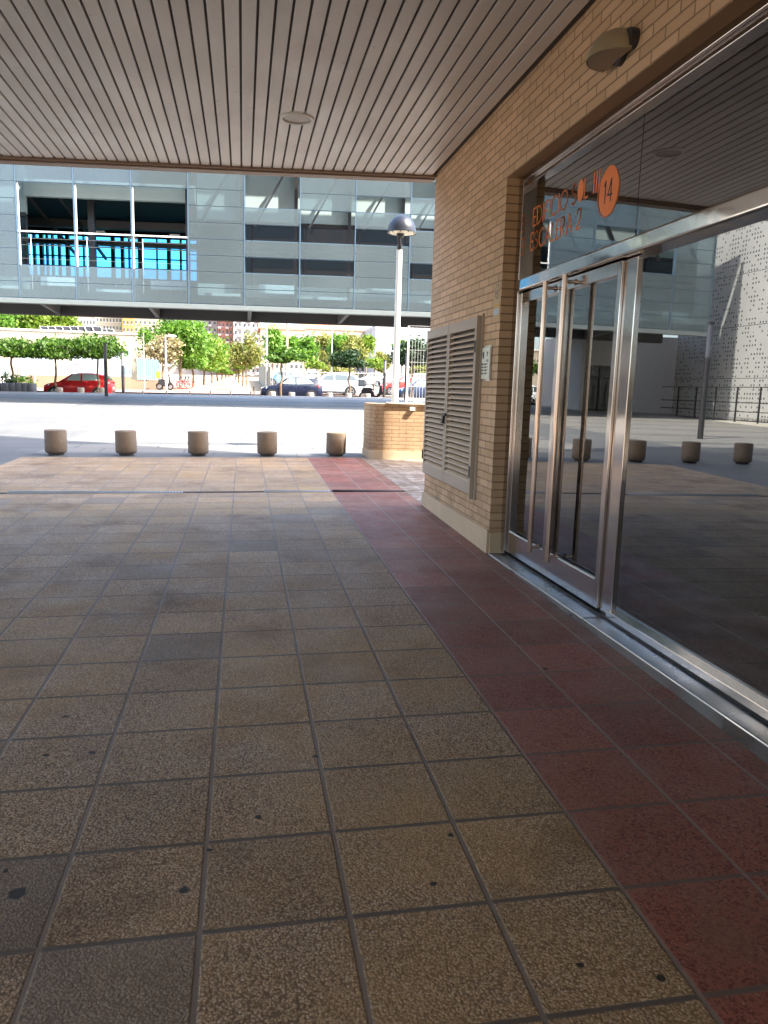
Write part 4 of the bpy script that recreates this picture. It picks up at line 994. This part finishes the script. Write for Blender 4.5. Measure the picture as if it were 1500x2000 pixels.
    for s in (-1, 1):
        m = MB()
        for dx_ in (1.28, 2.30, 3.2): m.box(X(dx_), X(dx_)+.012, min(s*(hw-.01), s*(hw+.0035)), max(s*(hw-.01), s*(hw+.0035)), .32, .90)
        m.build('door_seam', M_BLACK, t)
    if Hs != 1.: t.scale = (1, 1, Hs)
    return t
make_car('red_hatchback', 'red hatchback parked side-on behind the clipped trees', 90, 222, 47.6, (.42, .016, .018), zb=.385, glass=M_CGLL)
make_car('navy_hatchback', 'dark navy hatchback parked by the promenade corner', 509, 628, 51.5, (.012, .016, .035), zb=.56, glass=M_CGLL)
make_car('white_crossover', 'tall white car partly hidden behind the navy hatchback', 584, 705, 56.3, (.50, .52, .53), 'tall', zb=.84, glass=M_CGL)
make_car('red_saloon', 'bright red car half hidden behind the dark light column', 742, 838, 57.5, (.62, .04, .03), zb=.98, glass=M_CGLL)
make_car('navy_saloon', 'dark blue car seen through the white mesh fence', 772, 862, 51, (.03, .045, .09), zb=.66, glass=M_CGLL)
make_car('white_hatchback', 'white car cut by the picture edge behind the planters', -62, 20, 50.5, (.74, .76, .78), zb=.50)
G5 = 'cars in the car park beyond'
for i, (u0, u1, y, c, l) in enumerate([(520, 575, 80, (.12, .22, .30), 'blue car in the car park behind the navy hatchback'), (700, 742, 86, (.7, .7, .7), 'white car in the car park behind the scooter'), (735, 775, 96, (.65, .66, .68), 'pale car in the car park by the white lamp post'),
      (640, 690, 98, (.5, .52, .55), 'silver car in the car park above the white car'), (790, 835, 78, (.55, .65, .7), 'pale blue car in the car park behind the mesh fence'), (582, 625, 100, (.68, .66, .64), 'cream car in the car park above the navy hatchback')]):
    make_car('parked_car', l, u0, u1, y, c, 'hatch' if i % 2 else 'tall', G5, zb=gh(at((u0+u1)/2, 750, y).x, y))

# ------------------------------------------------------------------ two-wheelers
def moto(name, label, u0, u1, y, zb, colr, boxmat, face=1, box=(.24, .22)):
    x0, x1 = at(u0, 760, y).x, at(u1, 760, y).x; x = (x0+x1)/2; k = (x1-x0)/1.8
    t = thing(name, label, 'motorbike', (x, y, zb), 0 if face > 0 else math.pi, local=True)
    bm_ = paint(name+'_paint', colr)
    for cx_ in (-.62, .62):
        m = MB(); m.torus((cx_*k, 0, .27), (0, 1, 0), .21, .06, 24, 8); wl_ = m.build('wheel', M_TYRE, t, smooth=True)
        m = MB(); m.cyl((cx_*k, -.03, .27), (cx_*k, .03, .27), .14, n=16); m.build('rim', M_RIM, wl_)
    m = MB()
    prof = [(-.80, .62), (-.55, .74), (-.1, .70), (.12, .52), (.12, .36), (.35, .30), (.42, .40), (.55, .95), (.64, .98), (.70, .60), (.50, .28), (.1, .24), (-.35, .34), (-.72, .48)]
    m.extrude([(a*k, -.14, b) for a, b in prof], (0, .28, 0)); m.build('body', bm_, t, bevel=.03)
    m = MB(); m.extrude([(a*k, -.15, b) for a, b in [(-.78, .68), (-.6, .80), (-.2, .80), (.1, .72), (.06, .64), (-.3, .70)]], (0, .30, 0)); m.build('seat', M_BLACK, t, bevel=.03)
    m = MB(); m.cyl((.53*k, 0, .9), (.48*k, 0, 1.06), .03, n=10); m.cyl((.46*k, -.33, 1.06), (.46*k, .33, 1.06), .018, n=8); m.box(.40*k, .56*k, -.1, .1, .98, 1.14)
    for s in (-1, 1): m.cyl((.46*k, s*.25, 1.06), (.44*k, s*.32, 1.2), .008, n=6); m.box(.42*k, .46*k, s*.32-.05, s*.32+.05, 1.18, 1.25)
    m.build('handlebar', M_DARK, t)
    m = MB(); m.box(-1.0*k, (-1.0+2*box[0])*k, -.2, .2, .84, .84+2*box[1]); m.build('top_box', boxmat, t, bevel=.06)
    m = MB(); m.box(.62*k, .70*k, -.07, .07, .74, .86); m.build('headlight', M_LAMPC, t)
    m = MB(); m.extrude([(.42*k, -.10, .28), (.74*k, -.10, .42), (.9*k, -.10, .5), (.72*k, -.10, .58)], (0, .2, 0)); m.build('mudguard', bm_, t, bevel=.02)
    return t
moto('scooter', 'dark scooter with rounded top box parked by the dark light column', 702, 752, 47, .70, (.015, .016, .022), plain('top_box_dark', (.05, .06, .075), .3))
moto('delivery_motorbike', 'delivery motorbike with yellow box beside the promenade street light', 307, 337, 59.5, gh(-8, 59.5)+.07, (.03, .03, .03), plain('top_box_yellow', (.75, .48, .02), .5), box=(.26, .26))
def bicycle(label, u0, u1, y, col, rz=.15):
    x0, x1 = at(u0, 750, y).x, at(u1, 750, y).x; x = (x0+x1)/2; k = (x1-x0)/1.7
    t = thing('hire_bicycle', label, 'bicycle', (x, y, gh(x, y)+.06), rz, 'red hire bicycles at the promenade entrance', local=True)
    rm = plain('bicycle_red', col, .4)
    for c in (-.52, .52):
        m = MB(); m.torus((c*k, 0, .33), (0, 1, 0), .31, .028, 24, 6); w_ = m.build('wheel', rm, t)
        m = MB()
        for j in range(8): a = math.pi*j/8; m.cyl((c*k-.3*math.cos(a), 0, .33-.3*math.sin(a)), (c*k+.3*math.cos(a), 0, .33+.3*math.sin(a)), .004, n=4)
        m.build('spokes', M_RIM, w_)
    m = MB()
    for p, q in (((-.52, .33), (-.12, .3)), ((-.12, .3), (.34, .75)), ((-.12, .3), (-.22, .85)), ((-.52, .33), (-.2, .72)), ((-.2, .7), (.36, .8)), ((.52, .33), (.34, .95))): m.cyl((p[0]*k, 0, p[1]), (q[0]*k, 0, q[1]), .026, n=8)
    m.build('frame', plain('bicycle_frame', (.16, .16, .17), .4), t)
    m = MB(); m.box(-.34*k, -.1*k, -.07, .07, .86, .92); m.build('saddle', M_BLACK, t, bevel=.02)
    m = MB(); m.cyl((.33*k, -.28, 1.02), (.33*k, .28, 1.02), .016, n=8); m.cyl((.34*k, 0, .93), (.33*k, 0, 1.02), .018, n=8); m.box(.38*k, .6*k, -.14, .14, .8, 1.0); m.build('handlebar', M_DARK, t)
bicycle('red hire bicycle nearest the delivery motorbike', 340, 356, 62, (.28, .010, .014)); bicycle('red hire bicycle in the middle of its row', 350, 366, 62.6, (.28, .010, .014), -.1); bicycle('red hire bicycle nearest the promenade trees', 356, 372, 63.4, (.30, .012, .014), .2)

# ------------------------------------------------------------------ promenade furniture
def pole(name, label, u, vt, y, r=.05, mat=None, group=None, extra=None):
    p = at(u, vt, y); zb = gh(p.x, y); t = thing(name, label, 'pole' if 'lamp' not in name else 'street lamp', (p.x, y, zb), group=group)
    m = MB(); m.cyl((p.x, y, zb-.1), (p.x, y, p.z), r*1.2, r*.8, n=12); m.build('post', mat or plain('pole_grey', (.42, .42, .40), .5, .3), t, smooth=True)
    if extra: extra(t, p, y)
    return t
def disc(t, p, y):
    m = MB(); m.lathe([(.0, .12), (.3, .06), (.34, 0), (.30, -.03), (0, -.04)], (p.x+.42, y, p.z-.05), 24); m.build('lamp_head', M_WHITE, t, smooth=True)
    m = MB(); m.cyl((p.x, y, p.z-.1), (p.x+.2, y, p.z), .03, n=8); m.build('arm', M_DARK, t)
pole('street_lamp', 'street light with white disc head above the delivery motorbike', 323, 655, 57.8, .075, extra=disc)
pole('light_mast', 'tall pale mast at the end of the corrugated fence', 521, 600, 62, .09, plain('mast_pale', (.38, .4, .39), .5))
pole('light_mast', 'tall wooden mast above the navy hatchback', 561, 600, 72, .12, plain('mast_wood', (.40, .30, .23), .8))
pole('sign_pole', 'thin pole before the blue hoarding', 280, 650, 57, .035)
pole('light_mast', 'thin pale mast among the car park trees', 649, 636, 88, .06, plain('mast_pale', (.38, .4, .39), .5))
pole('sign_pole', 'thin grey pole between the planters and the red car', 66, 690, 55.8, .05)
pole('sign_pole', 'thin grey pole behind the bonnet of the red car', 153, 700, 55.9, .05)

def bars_fence(name, label, x0, x1, y0, y1, zlo, zhi, mat, step=.14, wall_h=0., wall_mat=None, cat='fence'):
    t = thing(name, label, cat, ((x0+x1)/2, (y0+y1)/2, gh((x0+x1)/2, (y0+y1)/2)))
    L = math.hypot(x1-x0, y1-y0); n = int(L/step); m = MB()
    for i in range(n+1):
        x, y = x0+(x1-x0)*i/n, y0+(y1-y0)*i/n; z = gh(x, y); m.cyl((x, y, z+zlo), (x, y, z+zhi), .016, n=6)
    for zz in (zlo+.1, zhi-.12): m.cyl((x0, y0, gh(x0, y0)+zz), (x1, y1, gh(x1, y1)+zz), .022, n=6)
    m.build('bars', mat, t)
    if wall_h:
        m = MB(); m.extrude([(x0, y0-.1, gh(x0, y0)-.2), (x1, y1-.1, gh(x1, y1)-.2), (x1, y1-.1, gh(x1, y1)+wall_h), (x0, y0-.1, gh(x0, y0)+wall_h)], (0, .2, 0)); m.build('base_wall', wall_mat, t)
    return t
M_BEIGEW = plain('beige_wall', (.26, .18, .115), .85); M_FWH = plain('fence_bars_white', (.42, .42, .41), .5); M_CREAM = plain('cream_render', (.36, .315, .235), .85, var=.05)
xa = at(52, 730, 60.3).x; xb = at(255, 730, 60.3).x
bars_fence('school_fence', 'white barred fence on a beige base wall before the school', xa, xb, 60.3, 60.3, .95, 2.6, M_FWH, .15, .95, M_BEIGEW)
xc = at(311, 730, 60.3).x
ho = thing('sheet_hoarding', 'pale blue sheet metal hoarding on a beige base wall', 'hoarding', ((xb+xc)/2, 60.3, gh(-8, 60)))
m = MB(); n = 22
x0 = at(268, 720, 60.3).x
vs = []
for i in range(n+1):
    x = x0+(xc-x0)*i/n; vs += [(x, 60.2+.03*(i % 2), at(290, 742, 60.3).z), (x, 60.2+.03*(i % 2), at(290, 700, 60.3).z-.12*i/n)]
m.add(vs, [(2*i, 2*i+2, 2*i+3, 2*i+1) for i in range(n)]); m.add([(v[0], v[1]+.05, v[2]) for v in vs], [(2*i, 2*i+1, 2*i+3, 2*i+2) for i in range(n)])
m.build('sheets', plain('hoarding_blue', (.19, .28, .35), .5), ho)
m = MB(); m.box(xb, xc, 60.25, 60.45, gh(-8, 60.3)-.2, at(290, 742, 60.3).z-.02); m.build('base_wall', M_BEIGEW, ho)
xd = at(529, 740, 61).x
cf = thing('corrugated_fence', 'grey corrugated fence running back along the promenade', 'fence', (1.6, 70, gh(1.6, 70)))
m = MB(); n = 60; vs = []
x1_ = at(527, 715, 61.5).x
for i in range(n+1):
    y = 61.5+42*i/n; x = x1_+.1*math.sin(i*2.1)*.5; z = gh(x1_, y); vs += [(x, y, z-.1), (x, y, z+1.95)]
m.add(vs, [(2*i, 2*i+2, 2*i+3, 2*i+1) for i in range(n)]); m.add([(v[0]+.03, v[1], v[2]) for v in vs], [(2*i, 2*i+1, 2*i+3, 2*i+2) for i in range(n)])
m.build('sheets', plain('corrugated_grey', (.25, .26, .27), .5, .3), cf)
m = MB(); m.cyl((x1_+.05, 61.5, gh(x1_, 61.5)), (x1_+.05, 61.5, gh(x1_, 61.5)+2.1), .04, n=8); m.build('post', M_STEELB, cf)
bars_fence('wire_fence', 'thin grey wire fence in front of the car park', x1_+.2, 22, 61.6, 61.6, .05, 1.7, plain('wire_grey', (.4, .4, .4), .5, .4), .45)

# ------------------------------------------------------------------ school with roof panels, apartment blocks
sx1 = at(266, 690, 66).x; zt0 = at(60, 646, 66).z
sc_ = thing('school_building', 'long cream school building under a row of solar panels', 'building', (sx1-15, 72, gh(-15, 66)))
m = MB(); m.box(sx1-42, sx1, 66, 78, .2, zt0); m.build('wall', M_CREAM, sc_)
m = MB(); m.box(sx1-42, sx1+.05, 65.93, 78, zt0, zt0+.14); m.build('parapet', plain('parapet_pale', (.66, .62, .54), .8), sc_)
wm = MB(); wm.box(0, 1.7, -.06, .03, 0, 2.1); wobj = None
for k, (u, v) in enumerate([(40, 735), (62, 735), (140, 735), (165, 735), (215, 735)]):
    p = at(u, v, 65.98)
    if wobj is None: wobj = wm.build('window', plain('school_window', (.40, .52, .58), .3), sc_, off=(0, 0, 0)); wobj.location = Vector((p.x, 66, p.z))-sc_.location
    else: o = wobj.copy(); COL.objects.link(o); o.location = Vector((p.x, 66, p.z))-sc_.location
p = at(143, 713, 65.9); m = MB(); m.box(p.x, p.x+.5, 65.93, 66, p.z, p.z+.12); m.build('name_strip', plain('name_strip_red', (.5, .08, .07), .6), sc_)
sp = thing('solar_panel', 'tilted dark solar panel', 'solar panel', local=True, group='tilted solar panels on the school roof')
m = MB(); A1 = Vector((.82, .42, 0)).normalized(); nrm = Vector((.42, -.82, 0)).normalized(); dn = nrm*.80-Vector((0, 0, .95)); 
q = [Vector((0, 0, 1.0)), A1*1.0+Vector((0, 0, 1.0)), A1*1.0+dn+Vector((0, 0, 1.0)), dn+Vector((0, 0, 1.0))]
m.extrude(q, (.02, .04, -.03)); m.build('cells', plain('solar_cells', (.018, .018, .02), .6, spec=.1), sp)
m = MB()
for a, b in ((0, 1), (1, 2), (2, 3), (3, 0)): m.bar(q[a]+Vector((0, -.01, .01)), q[b]+Vector((0, -.01, .01)), .05, .03)
m.cyl(q[0]+Vector((.1, .1, 0)), (q[0].x+.1, q[0].y+.1, 0), .03, n=6); m.cyl(q[1], (q[1].x, q[1].y, 0), .03, n=6); m.build('frame', M_WHITE, sp)
un = [78, 93, 107, 121, 136, 151, 165, 180, 198, 207]
ord_ = ['first', 'second', 'third', 'fourth', 'fifth', 'sixth', 'seventh', 'eighth', 'ninth', 'tenth']
for i, u in enumerate(un):
    p = at(u, 637, 67.5); loc = (p.x, 67.5, zt0+.14); lb = '%s tilted solar panel on the school roof, counted from the garden trees' % ord_[i]
    s_ = (at(641, 637, 67.5).x-at(627, 637, 67.5).x)
    sk = s_/1.0/.9
    if i == 0: sp.location = loc; sp.scale = (sk, 1, (p.z-zt0-.14)); sp['label'] = lb
    else: dup(sp, loc, 0, lb, (sk if i < 8 else sk*.8, 1, (p.z-zt0-.14)*(1 if i < 8 else .62)))

def block(name, label, u0, u1, vtop, y, mat, wrows, wcols, wsz=(.42, .46), wmat=None, depth=12, roof=None, vz0=None, wdz=2.9, balcony=False, seed=0):
    x0, x1 = at(u0, 640, y).x, at(u1, 640, y).x; zt = at((u0+u1)/2, vtop, y).z; xm = (x0+x1)/2; zb = gh(xm, y)
    t = thing(name, label, 'building', (xm, y+depth/2, zb))
    m = MB(); m.box(x0, x1, y, y+depth, zb-1, zt); m.build('wall', mat, t)
    if roof:
        m = MB(); m.extrude([(x0-.3, y-.15, zt), (x0-.3, y+depth+.4, zt), (x0-.3, y+depth/2, zt+1.3)], (x1-x0+.6, 0, 0)); m.build('roof', roof, t)
    else:
        m = MB(); m.box(x0-.12, x1+.12, y-.12, y+depth, zt, zt+.5); m.build('parapet', mat, t)
    z1 = at((u0+u1)/2, vz0 or 640, y).z; sp_ = (x1-x0)/wcols; wsz = (sp_*wsz[0], wdz*wsz[1])
    wm = MB(); wm.box(-wsz[0]/2, wsz[0]/2, -.05, .05, 0, wsz[1]); wo = None; fo = None
    for r_ in range(wrows):
        for c in range(wcols):
            px_ = x0+(x1-x0)*(c+.5)/wcols; pz = z1-r_*wdz
            if pz < zb+.5: continue
            lc = Vector((px_, y, pz))-t.location
            if wo is None:
                wo = wm.build('window', wmat or M_WINB, t, off=(0, 0, 0)); wo.location = lc
                fm = MB(); fm.box(-wsz[0]/2-.04, wsz[0]/2+.04, -.1, .02, -.06, -.001); fo = fm.build('sill', M_WHITE, wo, off=(0, 0, 0))
            else:
                o = wo.copy(); COL.objects.link(o); o.location = lc; k = fo.copy(); COL.objects.link(k); k.parent = o
            if balcony and c % 2 == seed % 2:
                bm2 = MB(); bm2.box(px_-sp_*.46, px_+sp_*.46, y-.6, y-.005, pz-wdz*.3, pz-.03); bm2.build('balcony', balcony, t)
    return t
M_WINB = plain('far_window', (.06, .07, .08), .2)
M_TERR = plain('terracotta_roof', (.40, .15, .07), .85)
block('apartment_block', 'pale cream apartment block above the right solar panels', 188, 238, 560, 150, plain('block_cream', (.36, .315, .225), .85), 9, 8, vz0=614, wdz=1.35)
block('apartment_block', 'pale apartment block with few windows behind the solar panels', 150, 187, 560, 165, plain('block_pale', (.36, .33, .28), .85), 8, 6, vz0=618, wdz=1.5)
block('apartment_block', 'narrow ochre apartment block with dark paired windows', 239, 261, 560, 146, plain('block_ochre', (.34, .18, .055), .85), 9, 3, (.45, .5), vz0=619, wdz=1.3)
block('apartment_block', 'beige grey apartment block right of the ochre one', 261.5, 306, 560, 148, plain('block_greige', (.27, .22, .17), .85), 9, 5, (.4, .42), vz0=619, wdz=1.3)
block('apartment_block', 'white apartment block behind the tallest promenade tree', 307, 424, 560, 165, plain('block_white', (.36, .34, .325), .85), 9, 12, (.4, .42), vz0=618, wdz=1.4, balcony=plain('balcony_white', (.66, .6, .58), .8))
block('apartment_block', 'red brick apartment tower at the end of the promenade', 425, 455, 560, 160, plain('block_red', (.36, .17, .125), .85), 9, 4, (.42, .5), vz0=624, wdz=1.4, balcony=plain('balcony_pale', (.6, .5, .46), .8))
block('apartment_block', 'white apartment block with balconies right of the red tower', 456, 508, 560, 156, plain('block_white', (.36, .34, .325), .85), 9, 6, (.36, .42), vz0=624, wdz=1.45, balcony=plain('balcony_white', (.66, .6, .58), .8), seed=1)
block('apartment_block', 'cream terrace with terracotta roof behind the tall masts', 509, 594, 643, 136, plain('block_ivory', (.34, .285, .20), .85), 5, 9, (.5, .42), vz0=664, wdz=1.6, roof=M_TERR)
block('apartment_block', 'ivory apartment block with terracotta roof over the car park', 594.5, 733, 645, 140, plain('block_ivory', (.35, .295, .22), .85), 5, 15, (.5, .42), vz0=667, wdz=1.7, roof=M_TERR, balcony=plain('balcony_grey', (.5, .48, .46), .8))
block('office_block', 'white office block behind the white lamp post and mesh fence', 734, 850, 644, 128, plain('block_bright', (.39, .39, .40), .8, var=.03), 6, 9, (.42, .36), vz0=667, wdz=1.6, wmat=plain('office_window', (.42, .55, .60), .3))
